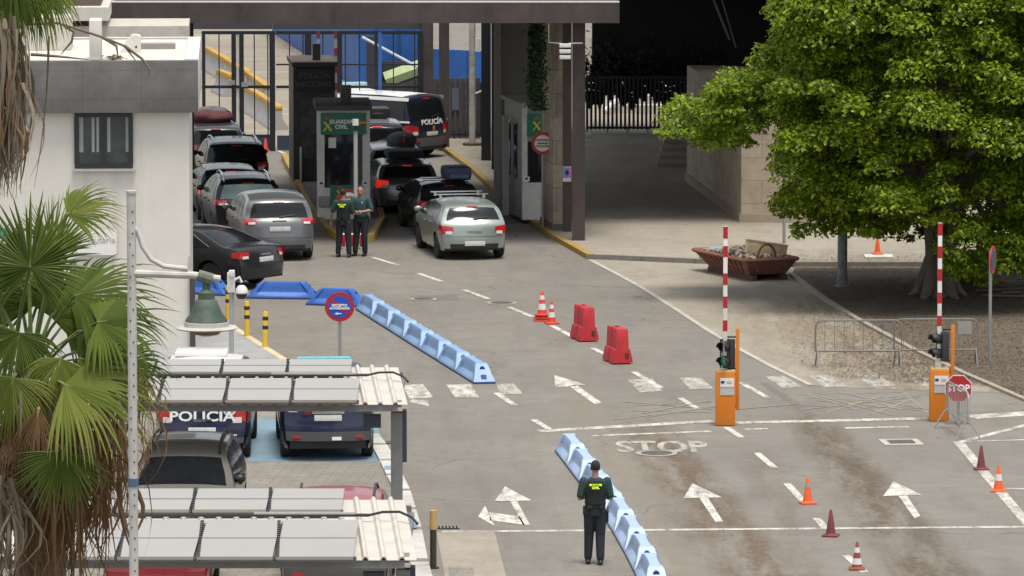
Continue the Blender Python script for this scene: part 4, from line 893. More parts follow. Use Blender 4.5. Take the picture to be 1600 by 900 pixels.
mb = MB(); mb.ball((.25, 0, .1), (.44, .65, .25), 16, 10); mb.build('bag', mat('cloth_grey', (.06, .06, .07), .7, var=.3), o)
mb = MB(); mb.box((.25, -.68, .2), (.06, .1, .2)); mb.build('logo_patch', sign_red, o)
pr = bpy.data.objects['pale_hatchback']; o = on_roof(pr, BH, .1, 1.44, 'roof_bars', 'pair of silver roof bars on the pale silver green hatchback', 'roof bars')
for y in (-.45, .35):
    mb = MB(); mb.box((0, y, .08), (1.35, .06, .03), bev=.01)
    for sg in (-1, 1): mb.box((sg * .56, y, .03), (.06, .1, .1))
    mb.build('bar', alloy, o)
o = on_roof(bpy.data.objects['tall_car'], BI, -.4, 1.7, 'roof_case', 'dark case on the roof of the tall dark car beside the booth', 'luggage')
mb = MB(); mb.box((.1, 0, .16), (.75, .9, .3), bev=.08); mb.build('case', black_plastic, o)
mb = MB(); mb.box((.1, -.46, .16), (.3, .04, .05)); mb.build('handle', grey_bump, o)
# parked by the canopies
PG = 'cars parked under and behind the solar canopies'
pc, BP = car('patrol_car', 'navy patrol car with a white roof and big POLICIA lettering on its tailgate', 'minivan', (316, 722), 0, navy_c, PG, roof_m=white_c, bumper=grey_bump, plate=True, pl=.6, H=1.82, bh=.46, light=(.7, 1.05))
letter_rear(pc, BP, 'POLICÍA', .26, .86, bold=.006, sx=1.3); letter_rear(pc, BP, 'www.policia.es', .07, .52, .5, bold=.001)
q = BP.top(BP.idx(.99, BP.rear), .62, .015); mb = MB(); mb.tube([(q.x, q.y - .01, q.z), (q.x, q.y + .01, q.z)], .12, 20); cr_ = mb.build('crest', text_white, pc)
mb = MB(); mb.tube([(q.x, q.y - .016, q.z), (q.x, q.y - .008, q.z)], .085, 20); mb.build('crest_centre', grey_paint, cr_)
mb = MB(); mb.box((-.1, -.2, 1.86), (1.0, .8, .08), bev=.02); mb.build('roof_unit', white_c, pc)
sv, BS = car('patrol_off_roader', 'navy and white off-roader with a turquoise light bar in the blue bay', 'suv', (513, 722), -4, navy_c, PG, bumper=grey_bump, H=1.66, W=1.8, light=(.9, 1.25), bh=.58, pl=.84)
mb = MB(); mb.box((0, -.35, 1.72), (1.05, .3, .13), bev=.055); mb.build('light_bar', mat('lightbar_turquoise', (.1, .42, .46), .2, coat=.6), sv)
mb = MB()
for sg in (-1, 1): patch_side(mb, BS, lambda x: .45, lambda x: 1.0, 1.3, 3.0, sg, .008, 8, 4)
mb.build('white_door', white_c, sv)
q = BS.top(BS.idx(.95, BS.rear), 0, .03); mb = MB(); mb.box(q, (.62, .05, .07), bev=.015); mb.build('tailgate_handle', chrome, sv)
q = BS.top(BS.idx(.99, BS.rear), -.46, .015); mb = MB(); mb.box(q, (.14, .02, .2), bev=.03); mb.build('crest', mat('crest_dark', (.14, .03, .035), .5), sv)
q = BS.top(BS.idx(.45, BS.rear), .2, .03); mb = MB(); mb.box(q, (.18, .03, .06)); mb.build('tow_plate', text_white, sv)
car('grey_car', 'warm grey car facing the camera under the farther solar canopy, black windscreen', 'mpv', (277, 868), 181, brown_grey, PG, ref='front', rails=black_plastic, H=1.56, mirror_m=black_plastic)
car('red_off_roader', 'dark red car with black bumper between the two solar canopies', 'suv', (524, 950), 0, red_c, PG, rails=black_plastic, bumper=grey_bump, H=1.68)
car('red_hatchback', 'red car with plate 5355 HXV peeking under the nearer solar canopy', 'hatch', (242, 954), 0, red_c, PG, plate_txt='5355 HXV', pl=.86, light=(.8, 1.0))

# ------------------------------------------------------------------ SOLAR CANOPIES over the parked cars
panel_m = mat('solar_glass_sky_sheen', (.32, .295, .25), .35, var=.06, scale=1, spec=.6, coat=.4)  # pale base colour stands in for the sky mirrored in dark panel glass
panel_f = mat('panel_frame', (.09, .09, .09), .5)
sheet_m = mat('sheet_white', (.52, .495, .435), .5, dirt=.25, scale=2, dirtcol=(.5, .46, .4))
steel_m = mat('canopy_steel', (.2, .2, .195), .5, .3, dirt=.2)
def solar_canopy(label, fr, br, cols, rowf, rowb, pxl, posts):
    f, b = G(*fr, 2.35), G(*br, 2.52); o = thing('solar_canopy', label, 'canopy', (f.x, f.y, 0), 0, 'solar canopies over the car park')
    dy = b.y - f.y; xl = G(pxl, fr[1], 2.35).x - f.x; zz = lambda y: 2.35 + .17 * y / dy
    skew = (b.x - f.x) / dy
    mb = MB(); n = int(-xl / .0825); rows = [[], []]
    prof = [0, .0, .045, .05, .045, .0]
    xs = []
    x = 0.0; k = 0
    while x > xl: xs.append((x, [0, .0, .05, .05][k % 4])); x -= [.16, .03, .04, .03][k % 4]; k += 1
    mb.grid([[Vector((xx + skew * y, y, zz(y) + h)) for xx, h in xs] for y in (0, dy * .5, dy)])
    rs = mb.build('roof_sheet', sheet_m, o, 0); so = rs.modifiers.new('solid', 'SOLIDIFY'); so.thickness = .012
    mb = MB(); mb.box((xl / 2 - .05, .1, 2.285), (-xl - .25, .14, .12)); mb.box((xl / 2, dy - .2, 2.4), (-xl - .3, .12, .12)); mb.box((xl / 2, dy * .5, 2.33), (-xl - .3, .1, .12)); mb.build('beam', steel_m, o)
    mb = MB(); mb.box((-.16, dy / 2, 2.32), (.1, dy - .5, .1)); mb.build('end_rafter', steel_m, o)
    for y in posts:
        mb = MB(); mb.box((-.2, y, 1.08), (.2, .05, 2.16)); mb.box((-.2, y + .2, 1.08), (.2, .05, 2.16)); mb.box((-.2, y + .1, 1.08), (.05, .16, 2.15)); mb.build('post', steel_m, o)
    mb = MB(); mb.box((-.06, posts[0] + .1, 1.75), (.07, .25, .9)); mb.box((-.62, posts[0], 2.02), (.3, .2, .22)); mb.build('junction_box', mat('box_navy', (.03, .04, .06), .5), o)
    for (y0, y1), edge in ((rowf, 0), (rowb, 1)):
        ya, yb = G(fr[0], y0, 2.45).y - f.y, G(fr[0], y1, 2.5).y - f.y
        for c0, c1 in zip(cols[edge], cols[edge][1:]):
            a, b_ = G(c0, y0, 2.45).x - f.x + .025, G(c1, y0, 2.45).x - f.x - .025
            t = math.atan2(zz(yb) - zz(ya), yb - ya); yc = (ya + yb) / 2
            mb = MB(); mb.box(((a + b_) / 2 + skew * yc * .6, yc, zz(yc) + .115), (abs(b_ - a), yb - ya, .045), Matrix.Rotation(t, 3, 'X')); po = mb.build('solar_panel', panel_m, o)
            mb = MB(); mb.box(((a + b_) / 2 + skew * yc * .6, yc, zz(yc) + .139), (abs(b_ - a), .03, .006), Matrix.Rotation(t, 3, 'X')); mb.build('seam', panel_f, po)
            mb = MB(); mb.box(((a + b_) / 2 + skew * ya * .6, ya + .012, zz(ya) + .1), (abs(b_ - a), .02, .07)); mb.build('frame', panel_f, po)
        for c in cols[edge][:-1]:
            a = G(c, y0, 2.45).x - f.x; mb = MB(); ym_ = (ya + yb) / 2
            mb.box((a + skew * ym_ * .6, ym_, zz(ym_) + .085), (.03, yb - ya, .02), Matrix.Rotation(t, 3, 'X'))
            for q in np.arange(ya, yb, .16): mb.box((a + skew * q * .6, q + .05, zz(q) + .12), (.045, .09, .06))
            mb.build('clamp_strip', black_plastic, o)
    ym = (G(fr[0], rowf[1], 2.45).y + G(fr[0], rowb[0], 2.45).y) / 2 - f.y
    mb = MB(); mb.tube([(xl, ym, zz(ym) + .1), (-.95, ym, zz(ym) + .1), (-.75, ym, zz(ym) + .1)], .025, 8); mb.tube([(-.75, ym, zz(ym) + .1), (-.55, ym + .05, zz(ym) + .14), (-.3, ym, zz(ym) + .15), (-.12, ym - .2, zz(ym) + .1), (-.03, ym - .4, zz(ym) + .03)], .02, 8); mb.build('cable', black_plastic, o)
    mb = MB(); mb.box((-1.7, ym, zz(ym) + .13), (1.5, .05, .03)); mb.build('cable_tray', mat('tray_pale', (.4, .38, .35), .6), o)
    return o
solar_canopy('farther solar canopy, a dark car facing out below it, its near post standing clear', (637, 632), (622, 574), ([150, 248, 352, 456, 562], [150, 250, 355, 458, 560]), (627, 597), (594, 575), 60, (.35,))
solar_canopy('nearer solar canopy at the bottom of the picture, two panel rows on white sheet', (651, 875), (632, 781), ([60, 184, 308, 432, 558], [70, 192, 312, 432, 550]), (872, 820), (812, 780), -40, (.3,))
# ------------------------------------------------------------------ WATER-FILLED BARRIERS
def blue_barrier(name, label, c, rz, L, m, group, hole_m):
    o = thing(name, label, 'barrier', c, rz, group); h = .4
    hl = L / 2; mb = MB(); secs = [(0, .23, hl), (.05, .23, hl), (.08, .222, hl - .03), (.16, .19, hl - .11), (.26, .16, hl - .2), (.37, .135, hl - .29), (h, .11, hl - .34)]
    def ring(w, l, z):
        k = 0 if z < .07 else min(1, (z - .07) / .1) * (1 if z < .3 else .75); xs_ = [(-1, 0), (-.84, 0), (-.76, .26), (-.4, .36), (0, .4), (.4, .36), (.76, .26), (.84, 0), (1, 0)]
        a_ = [(l * x, -w * (1 - q * k), z) for x, q in xs_]; return a_ + [(x, -y, z_) for x, y, z_ in a_[::-1]] + [a_[0]]
    rings = [ring(w, l, z) for z, w, l in secs]
    mb.grid(rings); mb.poly([p for p in rings[-1][:-1]]); mb.box((0, -.085, .2), (.025, .03, .2), Matrix.Rotation(-.3, 3, 'X')); bmesh.ops.remove_doubles(mb.bm, verts=mb.bm.verts, dist=.001)
    mb.build('body', m, o, 30)
    for sg in (-1, 1):
        mb = MB(); mb.tube([(sg * (L / 2 - .34), 0, .3), (sg * (L / 2 - .22), 0, .28)], .06, 12); mb.build('socket', hole_m, o); mb = MB(); mb.box((sg * (L / 2 - .085), 0, .13), (.05, .11, .1), Matrix.Rotation(sg * -.5, 3, 'Y')); mb.build('drain_recess', hole_m, o)
    mb = MB(); mb.box((0, 0, .02), (L + .02, .47, .035)); mb.build('skirt', mat('barrier_skirt', (.03, .05, .11), .7), o)
    return o
bb_pale = mat('plastic_pale_blue', (.2, .33, .55), .5, var=.12, dirt=.4, dirtcol=(.3, .38, .48)); bb_white = mat('plastic_faded_blue', (.34, .46, .66), .5, var=.12, dirt=.4, dirtcol=(.45, .5, .58)); bb_deep = mat('plastic_deep_blue', (.035, .13, .46), .45, var=.15, dirt=.2, dirtcol=(.1, .2, .5))
hole = mat('socket_blue', (.01, .05, .2), .6)
def chain(px, n, m, group, labels):
    P = [G(*p) for p in px]; d = [0]
    for a, b in zip(P, P[1:]): d.append(d[-1] + (b - a).length)
    at = lambda s: Vector([float(np.interp(s, d, [p[k] for p in P])) for k in range(3)])
    for i in range(n):
        a, b = at(d[-1] * i / n), at(d[-1] * (i + 1) / n); c = (a + b) / 2; t = b - a
        blue_barrier('plastic_barrier', labels[i], c, math.atan2(t.y, t.x), t.length * 1.0, m, group, hole)
num = ['first', 'second', 'third', 'fourth', 'fifth', 'sixth', 'seventh', 'eighth', 'ninth', 'tenth']
chain([(571, 484), (668, 545), (757, 600)], 7, bb_pale, 'pale blue barriers in the far chain', [f'{num[i]} pale blue plastic barrier of the far chain, counted from the round blue sign' for i in range(6)] + ['pale blue plastic barrier ending the far chain beside the zebra stripes'])
chain([(886, 706), (908, 734), (940, 776), (968, 816), (990, 853), (1010, 890), (1027, 928)], 8, bb_white, 'faded blue barriers in the near chain', ['faded blue plastic barrier starting the near chain below the stop line'] + [f'{num[i]} faded blue barrier of the near chain from the stop line, left of the guard' for i in range(1, 3)] + [f'{num[i]} faded blue plastic barrier of the near chain, half hidden behind the walking guard' for i in range(3, 5)] + [f'{num[i]} faded blue plastic barrier of the near chain, right of the walking guard' for i in range(5, 7)] + ['faded blue plastic barrier of the near chain cut by the bottom of the photo'])
for c, px2, lab in [((443, 466), -.12, 'deep blue plastic barrier lying side-on behind the black saloon car'), ((527, 477), -.35, 'deep blue plastic barrier behind the round blue no parking sign'), ((318, 459), -.5, 'deep blue plastic barrier half hidden behind the guard house corner')]:
    p = G(*c); blue_barrier('blue_barrier', lab, p, px2, 1.7 if px2 == -.12 else 1.4, bb_deep, 'deep blue barriers', hole)
rp = mat('plastic_red', (.46, .02, .03), .5, var=.12, dirt=.35, dirtcol=(.5, .1, .09))
for i, (px, lab) in enumerate([((913, 531), 'red water-filled barrier nearer the two traffic cones'), ((965, 566), 'red water-filled barrier nearer the lane arrow, second of the pair')]):
    o = thing('red_barrier', lab, 'barrier', G(*px), math.radians(14), 'red barriers')
    mb = MB(); secs = [(.03, .27, .5), (.1, .27, .5), (.34, .21, .49), (.36, .17, .49), (.5, .165, .48), (.79, .155, .47), (.82, .14, .455)]
    rings = [[(-w, -l, z), (w, -l, z), (w, -l * .25, z), (w * .82, -l * .2, z), (w * .82, l * .2, z), (w, l * .25, z), (w, l, z), (-w, l, z), (-w, l * .25, z), (-w * .82, l * .2, z), (-w * .82, -l * .2, z), (-w, -l * .25, z), (-w, -l, z)] for z, w, l in secs]
    mb.grid(rings); mb.poly(rings[-1][:-1]); mb.poly(rings[0][:-1]); bmesh.ops.remove_doubles(mb.bm, verts=mb.bm.verts, dist=.001); mb.build('body', rp, o, 30); o.scale = (.82, .85, .93)
    for y in (-.25, .25):
        mb = MB(); mb.box((0, y, .015), (.4, .2, .03)); mb.build('foot', rubber, o)
    mb = MB(); mb.tube([(0, .1, .81), (0, .1, .835)], .05, 10); mb.build('filler_cap', black_plastic, o)
    mb = MB(); mb.box((.12, -.5, .2), (.1, .03, .12)); mb.build('tap_recess', mat('recess_dark', (.1, .02, .02), .8), o)
# ------------------------------------------------------------------ CONES
cone_o = mat('cone_orange', (.75, .11, .02), .5, var=.08); cone_m = mat('cone_maroon', (.17, .035, .035), .7, var=.2, dirt=.3); cone_r = mat('cone_red', (.6, .05, .03), .5); refl = mat('cone_white', (.66, .64, .62), .5, dirt=.3); cone_b = mat('cone_brown', (.24, .06, .035), .7, var=.25); grey_band = mat('cone_grey_band', (.3, .28, .27), .5)
CG = 'traffic cones'
def cone(px, h, m, bands, label, bm=refl, base=None, stack=0, z0=0.0):
    o = thing('traffic_cone', label, 'cone', G(*px) + Vector((0, 0, z0)), random.uniform(-.3, .3), CG); rb, rt = h * .2, h * .045
    R = lambda z: lerp(rb, rt, z / h)
    mb = MB(); mb.lathe([(R(.02) + .02, .03), (R(.04), .05), (rt * 1.05, h - .015), (rt * .7, h)], 18); mb.build('body', m, o)
    mb = MB(); mb.box((0, 0, .018), (h * .58, h * .58, .034), bev=.012); mb.build('base', base or m, o)
    for z0_, z1_ in bands:
        mb = MB(); mb.lathe([(R(h * z0_) + .004, h * z0_), (R(h * z1_) + .004, h * z1_)], 18); mb.build('band', bm, o)
    for k in range(stack):
        z = .06 + .065 * k; mb = MB(); mb.lathe([(rb * 1.3, z), (rb * 1.3, z + .03), (rb * .9, z + .05)], 18); mb.build('stacked_base', m, o)
    return o
cone((847, 501), .68, cone_r, [(.38, .58), (.72, .86)], 'tallest red and white cone, stacked on others by the lane line', stack=2)
cone((862, 506), .52, cone_r, [(.3, .52), (.68, .85)], 'red and white cone just right of the stacked cones')
cone((1262, 787), .48, cone_o, [(.62, .78)], 'bright orange cone with a grey band, on the lane line', bm=grey_band)
cone((1298, 838), .47, cone_m, [], 'plain maroon cone nearest the bottom cross line', base=cone_m)
cone((1339, 890), .47, cone_b, [(.2, .42), (.62, .8)], 'dirty brown and white striped cone at the bottom edge')
cone((1533, 734), .46, cone_m, [], 'plain maroon cone below the tilted crowd barrier')
cone((1560, 768), .49, cone_o, [(.42, .66)], 'orange cone with one wide white band beside the maroon cone')
cone((1371, 407), .45, cone_o, [], 'plain orange cone on a white slab behind the trees', z0=.16)
cone((415, 236), .42, mat('cone_pink_red', (.72, .08, .05), .5), [], 'small plain red cone in front of the black gate')
o = thing('white_slab', 'flat white slab under the plain orange cone', 'slab', G(1373, 409) + Vector((0, 0, .12))); mb = MB(); mb.box((0, 0, .02), (.72, .72, .04), bev=.005); mb.build('board', mat('slab_white', (.6, .58, .54), .8, dirt=.3), o)
# ------------------------------------------------------------------ BOOM BARRIERS AND THEIR LIGHTS
def boom(label, base, hb, ztop, stripes, post_dx, lights_label, ph0, ph1, lz, rz, lit):
    g = G(*base); o = thing('boom_barrier', label, 'barrier', g, 0, 'boom barriers')
    mb = MB(); mb.box((0, 0, hb / 2 + .01), (.38, .36, hb), bev=.015); c = mb.build('cabinet', orange, o)
    mb = MB(); mb.box((0, 0, hb + .03), (.36, .34, .05), bev=.01); mb.build('lid', mat('lid_beige', (.62, .42, .2), .6), c)
    mb = MB(); mb.box((.03, -.185, hb - .27), (.28, .012, .34)); pl = mb.build('notice', mat('notice_grey', (.45, .45, .44), .5), c)
    mb = MB(); mb.box((.03, -.194, hb - .19), (.27, .01, .17)); mb.build('notice_top', sign_white, pl)
    mb = MB(); mb.box((-.06, -.2, hb - .18), (.07, .008, .05)); mb.build('flag', mat('eu_blue', (.01, .03, .2), .5), pl)
    mb = MB()
    for k in range(2): mb.box((.07, -.2, hb - .17 - .03 * k), (.1, .006, .012))
    mb.build('print_lines', grey_paint, pl)
    mb = MB(); mb.box((-.02, 0, hb + .2), (.12, .1, .38), bev=.01); mb.build('boom_bracket', white_paint, o)
    L = ztop - hb - .2; mb = MB(); mb.box((-.01, -.08, hb + .2 + L / 2), (.085, .045, L), bev=.008); bo = mb.build('boom', mat('boom_white', (.7, .68, .64), .5, dirt=.2), o)
    for a, b_ in stripes:
        mb = MB(); z0, z1 = lerp(hb + .2, ztop, a), lerp(hb + .2, ztop, b_); mb.box((-.01, -.08, (z0 + z1) / 2), (.091, .051, z1 - z0)); mb.build('red_band', mat('band_red', (.4, .012, .02), .5), bo)
    t = thing('signal_light', lights_label, 'traffic light', g + Vector((post_dx, -.02, 0)), 0, 'boom signal lights')
    mb = MB(); mb.box((0, 0, (ph0 + ph1) / 2), (.075, .06, ph1 - ph0), bev=.006); mb.build('post', orange, t)
    mb = MB()
    for z in (ph0 + .06, hb - .05): mb.box((-.08, .0, z), (.1, .05, .04))
    for z in (lz + .33, lz - .3): mb.box((-.1, .0, z), (.2, .03, .03))
    mb.build('bracket', black_plastic, t)
    R = Matrix.Rotation(rz, 3, 'Z')
    mb = MB(); mb.box(R @ Vector((0, .0, 0)) + Vector((-.2, 0, lz)), (.27, .16, .58), R, bev=.02); hd = mb.build('housing', mat('signal_black', (.03, .03, .033), .5), t)
    for k, z in enumerate((.145, -.145)):
        M = Matrix.Rotation(rz, 3, 'Z') @ Matrix.Rotation(math.radians(-90 + 7), 3, 'X') @ Matrix.Rotation(math.pi, 3, 'X')
        mb = MB(); cen = Vector((-.2, 0, lz + z)) + R @ Vector((0, -.08, 0))
        mb.tube([cen, cen + R @ Vector((0, -.02, 0))], .098, 18); mb.build('lens', mat('lens_green', (.005, .12, .06), .25, emit=(0, .5, .25, .12)) if (k == 1 and lit) else mat('lens_dark', (.05, .02, .015), .3), hd)
        mb = MB(); rows = []
        for d, rr in ((0, .112), (-.1, .11), (-.2, .105)):
            rows.append([cen + R @ Vector((rr * math.cos(a), d * (1 if math.sin(a) > -.2 else .55), rr * math.sin(a))) for a in np.linspace(math.radians(-50), math.radians(230), 17)])
        mb.grid(rows); hh = mb.build('hood', mat('hood_black', (.02, .02, .022), .55), hd); hh.modifiers.new('s', 'SOLIDIFY').thickness = .006
st1 = [(0.0, .02), (.06, .14), (.24, .35), (.36, .43), (.52, .62), (.71, .8), (.88, .97)]
boom('orange boom barrier with a raised red and white arm, nearer the middle of the road', (1133, 664), 1.06, 3.97, [(.23, .31), (.4, .485), (.57, .655), (.775, .855), (.91, .998)], .24, 'two-lens signal with a green lower lamp on an orange post, by the left boom', .32, 1.93, 1.43, math.radians(-32), True)
boom('orange boom barrier with a raised arm, behind the tilted crowd barrier', (1467, 657), 1.02, 3.97, [(.25, .325), (.415, .495), (.58, .665), (.745, .83), (.91, .998)], .26, 'unlit two-lens signal on an orange post, by the right boom', .62, 1.92, 1.5, math.radians(-62), False)
# ------------------------------------------------------------------ CROWD BARRIERS, STOP SIGN
def crowd_barrier(label, c, rz, L=2.0, lean=0.0, nb=13, m=None, board=False, ht=1.0):
    o = thing('crowd_barrier', label, 'barrier', c, rz, 'steel crowd barriers'); m = m or galv
    z0, z1, r = .34, ht, .02; x = L / 2
    pts = [(-x, 0, z0)] + [(-x, 0, z1 - .12), (-x + .04, 0, z1 - .04), (-x + .12, 0, z1), (x - .12, 0, z1), (x - .04, 0, z1 - .04), (x, 0, z1 - .12), (x, 0, z0), (-x, 0, z0)]
    mb = MB(); mb.tube(pts, r, 8); mb.build('frame', m, o)
    mb = MB()
    for k in range(1, nb): mb.tube([(-x + L * k / nb, 0, z0), (-x + L * k / nb, 0, z1)], .0065, 6)
    mb.build('bars', m, o)
    for sx in (-1, 1):
        mb = MB(); mb.tube([(sx * (x - .02), -.27, 0), (sx * (x - .04), -.06, z0), (sx * (x - .04), 0, z0 + .04), (sx * (x - .04), .06, z0), (sx * (x - .02), .27, 0)], .016, 8); mb.build('leg', m, o)
    if board:
        mb = MB(); mb.box((.62, -.012, .82), (.3, .01, .28)); mb.build('plate', grey_paint, o)
    if lean: o.rotation_euler = (lean, 0, rz)
    return o
old_galv = mat('galvanised_dull', (.2, .195, .18), .6, .4)
a, b = G(1279, 574), G(1403, 572); crowd_barrier('dull steel crowd barrier on the plaza edge, left of the pair under the tree', (a + b) / 2, .03, 1.85, nb=9, m=old_galv)
crowd_barrier('dull steel crowd barrier behind the right boom, with a small grey plate', G(1462, 571), .02, 1.8, nb=9, m=old_galv, board=True)
a, b = G(1474, 668), G(1509, 690); t = b - a; crowd_barrier('bright steel crowd barrier standing end-on in front of the STOP sign', (a + b) / 2 + Vector((.06, 0, 0)), math.atan2(t.y, t.x), 2.0, nb=15, ht=.94, m=mat('galvanised_bright', (.36, .36, .35), .4, .5))
def octagon(r): return [(r * math.cos(math.radians(22.5 + 45 * k)), r * math.sin(math.radians(22.5 + 45 * k))) for k in range(8)]
ss = thing('stop_sign', 'red octagonal STOP sign on a short stand behind the bright crowd barrier', 'sign', G(1497, 663), math.radians(-4))
def disc(mb, poly, z, y0, y1): mb.extr([(p[0], p[1] + z) for p in poly], 'y', y0, y1)
mb = MB(); disc(mb, octagon(.285), .72, -.012, .012); sp_ = mb.build('rim', sign_white, ss)
mb = MB(); disc(mb, octagon(.27), .72, -.018, -.005); mb.build('face', sign_red, sp_)
text('STOP', .19, 'lettering', text_white, sp_, (0, -.022, .72), bold=.006)
mb = MB(); mb.tube([(0, .04, 0), (0, .04, .7)], .025, 8); mb.box((0, .04, .03), (.5, .06, .05)); mb.box((0, .04, .03), (.06, .5, .05)); mb.build('stand', galv, ss)
# ------------------------------------------------------------------ ROUND SIGNS
def circle(r, n=32): return [(r * math.cos(2 * math.pi * k / n), r * math.sin(2 * math.pi * k / n)) for k in range(n)]
def round_sign(name, label, base, zc, r, rot=0.0, kind='control', z0=0.0):
    o = thing(name, label, 'sign', G(*base) + Vector((0, 0, z0)), rot)
    mb = MB(); mb.tube([(0, .05, 0), (0, .05, zc + r * .6)], .035, 10); mb.build('pole', galv, o)
    mb = MB(); disc(mb, circle(r), zc, -.01, .01); dk = mb.build('disc', sign_red, o)
    if kind == 'control':
        mb = MB(); disc(mb, circle(r * .72), zc, -.016, -.004); mb.build('face', sign_white, dk)
        text('CONTROL', r * .3, 'lettering', text_black, dk, (0, -.02, zc + r * .26), bold=.003); text('POLICÍA', r * .3, 'lettering', text_black, dk, (0, -.02, zc - r * .26), bold=.003)
        mb = MB(); mb.box((0, -.02, zc), (r * .95, .006, r * .1)); mb.build('bar', text_black, dk)
    elif kind == 'parking':
        mb = MB(); disc(mb, circle(r * .76), zc, -.016, -.004); mb.build('face', sign_blue, dk)
        mb = MB(); mb.box((0, -.018, zc), (r * 1.5, .006, r * .2), Matrix.Rotation(math.radians(40), 3, 'Y')); mb.build('slash', sign_red, dk)
        text('EXCEPTO', r * .24, 'lettering', text_white, dk, (0, -.026, zc + r * .1), bold=.003); text('AUTORIZADOS', r * .19, 'lettering', text_white, dk, (0, -.026, zc - r * .1), bold=.003)
        mb = MB(); mb.extr([(-r * .34, zc - r * .45), (-r * .12, zc - r * .36), (-r * .12, zc - r * .42), (r * .12, zc - r * .42), (r * .12, zc - r * .48), (-r * .12, zc - r * .48), (-r * .12, zc - r * .54)], 'y', -.03, -.022); mb.build('arrow', text_white, dk)
    elif kind == 'plain':
        mb = MB(); disc(mb, circle(r * .76), zc, -.016, -.004); mb.build('face', mat('sign_faded_blue', (.05, .05, .12), .5), dk)
    return o
round_sign('control_sign', 'round red ringed CONTROL POLICIA sign on a pole beside the stone pier', (848, 362), 2.23, .3, 0, z0=.12)
round_sign('control_sign', 'round red ringed sign behind the two guards at the booth', (545, 376), .95, .3, .2, z0=.1)
round_sign('no_parking_sign', 'round blue and red no parking sign EXCEPTO AUTORIZADOS before the far barrier chain', (531, 618), 1.84, .305, 0, 'parking')
round_sign('faded_sign', 'round faded blue and red sign seen nearly edge-on below the tree, right side', (1550, 565), 2.22, .3, math.radians(74), 'plain')
o = thing('blue_sign_post', 'grey post with a small violet blue sign below the tree by the stone wall', 'sign', G(1225, 388) + Vector((0, 0, .12)))
mb = MB(); mb.tube([(0, 0, 0), (0, 0, 2.1)], .04, 8); mb.build('pole', galv, o)
mb = MB(); mb.box((-.03, -.05, 1.9), (.14, .02, .34)); mb.build('plate', mat('sign_violet', (.1, .08, .35), .5), o)
# ------------------------------------------------------------------ SKIP WITH RUBBLE
rust = mat('skip_rust', (.2, .085, .062), .8, var=.35, scale=2.5, dirt=.8, dirtcol=(.1, .055, .04), bump=.2)
sk = thing('rubble_skip', 'rusty red open skip with ribbed sloping sides on the plaza', 'skip', G(1202, 438), math.radians(24))
mb = MB(); h = .52; pass
def rect(w, y0, y1, z): return [Vector((-w, y0, z)), Vector((w, y0, z)), Vector((w, y1, z)), Vector((-w, y1, z))]
B_, T_, Ti, Bi = rect(.5, .1, 2.3, .14), rect(.7, -.16, 2.85, h), rect(.66, -.12, 2.8, h), rect(.47, .14, 2.26, .18)
mb.grid([r + [r[0]] for r in (B_, T_, Ti, Bi)]); mb.poly(B_); mb.poly(Bi); bmesh.ops.remove_doubles(mb.bm, verts=mb.bm.verts, dist=.001); mb.build('tub', rust, sk, 20)
mb = MB()
for a, b in zip(T_, T_[1:] + T_[:1]): mb.tube([a, b], .05, 4)
mb.build('rim', mat('rim_rust', (.24, .1, .065), .8, var=.3, dirt=.5), sk)
for s in np.linspace(.1, .92, 9):
    for sg in (-1, 1): mb = MB(); mb.tube([Vector((sg * .515, lerp(.15, 2.25, s), .16)), Vector((sg * .705, lerp(-.02, 2.72, s), h - .05))], .03, 4); mb.build('rib', mat('rib_rust', (.17, .06, .045), .8, var=.3), sk)
mb = MB(); mb.box((-.42, 1.2, .07), (.12, 2.5, .13)); mb.box((.42, 1.2, .07), (.12, 2.5, .13)); mb.build('skid', mat('skid_dark', (.09, .05, .04), .85), sk)
for yb in (.05,):
    mb = MB(); arc = [(.26 * math.cos(a) - .06, yb - .02, h - .05 + .42 * math.sin(a)) for a in np.linspace(0, math.pi, 12)]
    mb.tube([(.24, yb - .06, h - .3)] + arc + [(-.32, yb - .06, h - .3)], .032, 8); mb.build('lifting_loop', mat('loop_rust', (.2, .09, .05), .8, var=.3), sk)
def in_skip(v): a = math.radians(24); return sk.location + Vector((v[0] * math.cos(a) - v[1] * math.sin(a), v[0] * math.sin(a) + v[1] * math.cos(a), v[2]))
rub = MB()
for k in range(260):
    x, y = random.uniform(-.6, .6), random.uniform(.1, 2.7); z = .5 + .16 * math.exp(-((y - 1.1) / .7) ** 2) + random.uniform(-.05, .06); s = random.uniform(.05, .17)
    rub.box((x, y, z), (s, s * random.uniform(.5, 1), s * random.uniform(.4, .8)), Matrix.Rotation(random.uniform(0, 3), 3, Vector((random.random(), random.random(), random.random())).normalized()))
rub.box((0, 1.4, .38), (1.2, 2.6, .12))
ro = rub.build('rubble', leaf_mat('rubble_mix', [(.42, .37, .29), (.3, .27, .22), (.5, .45, .36), (.2, .17, .14), (.36, .3, .22)], .9, 0), None, 0, sk.location); ro.rotation_euler = (0, 0, math.radians(24)); tag(ro, kind='stuff')
bx = thing('wooden_crate', 'large pale wooden box lying on the rubble in the skip', 'box', in_skip((.22, .7, .5)), math.radians(14))
bx.rotation_euler = (math.radians(-6), math.radians(9), math.radians(4)); cm = mat('crate_wood', (.55, .44, .28), .8, var=.2, dirt=.3)
mb = MB(); mb.box((0, 0, .17), (.98, .55, .34), bev=.01); mb.build('box', cm, bx)
mb = MB(); mb.box((0, .02, .355), (1.0, .62, .03)); mb.build('lid', mat('crate_lid', (.55, .47, .34), .8), bx)
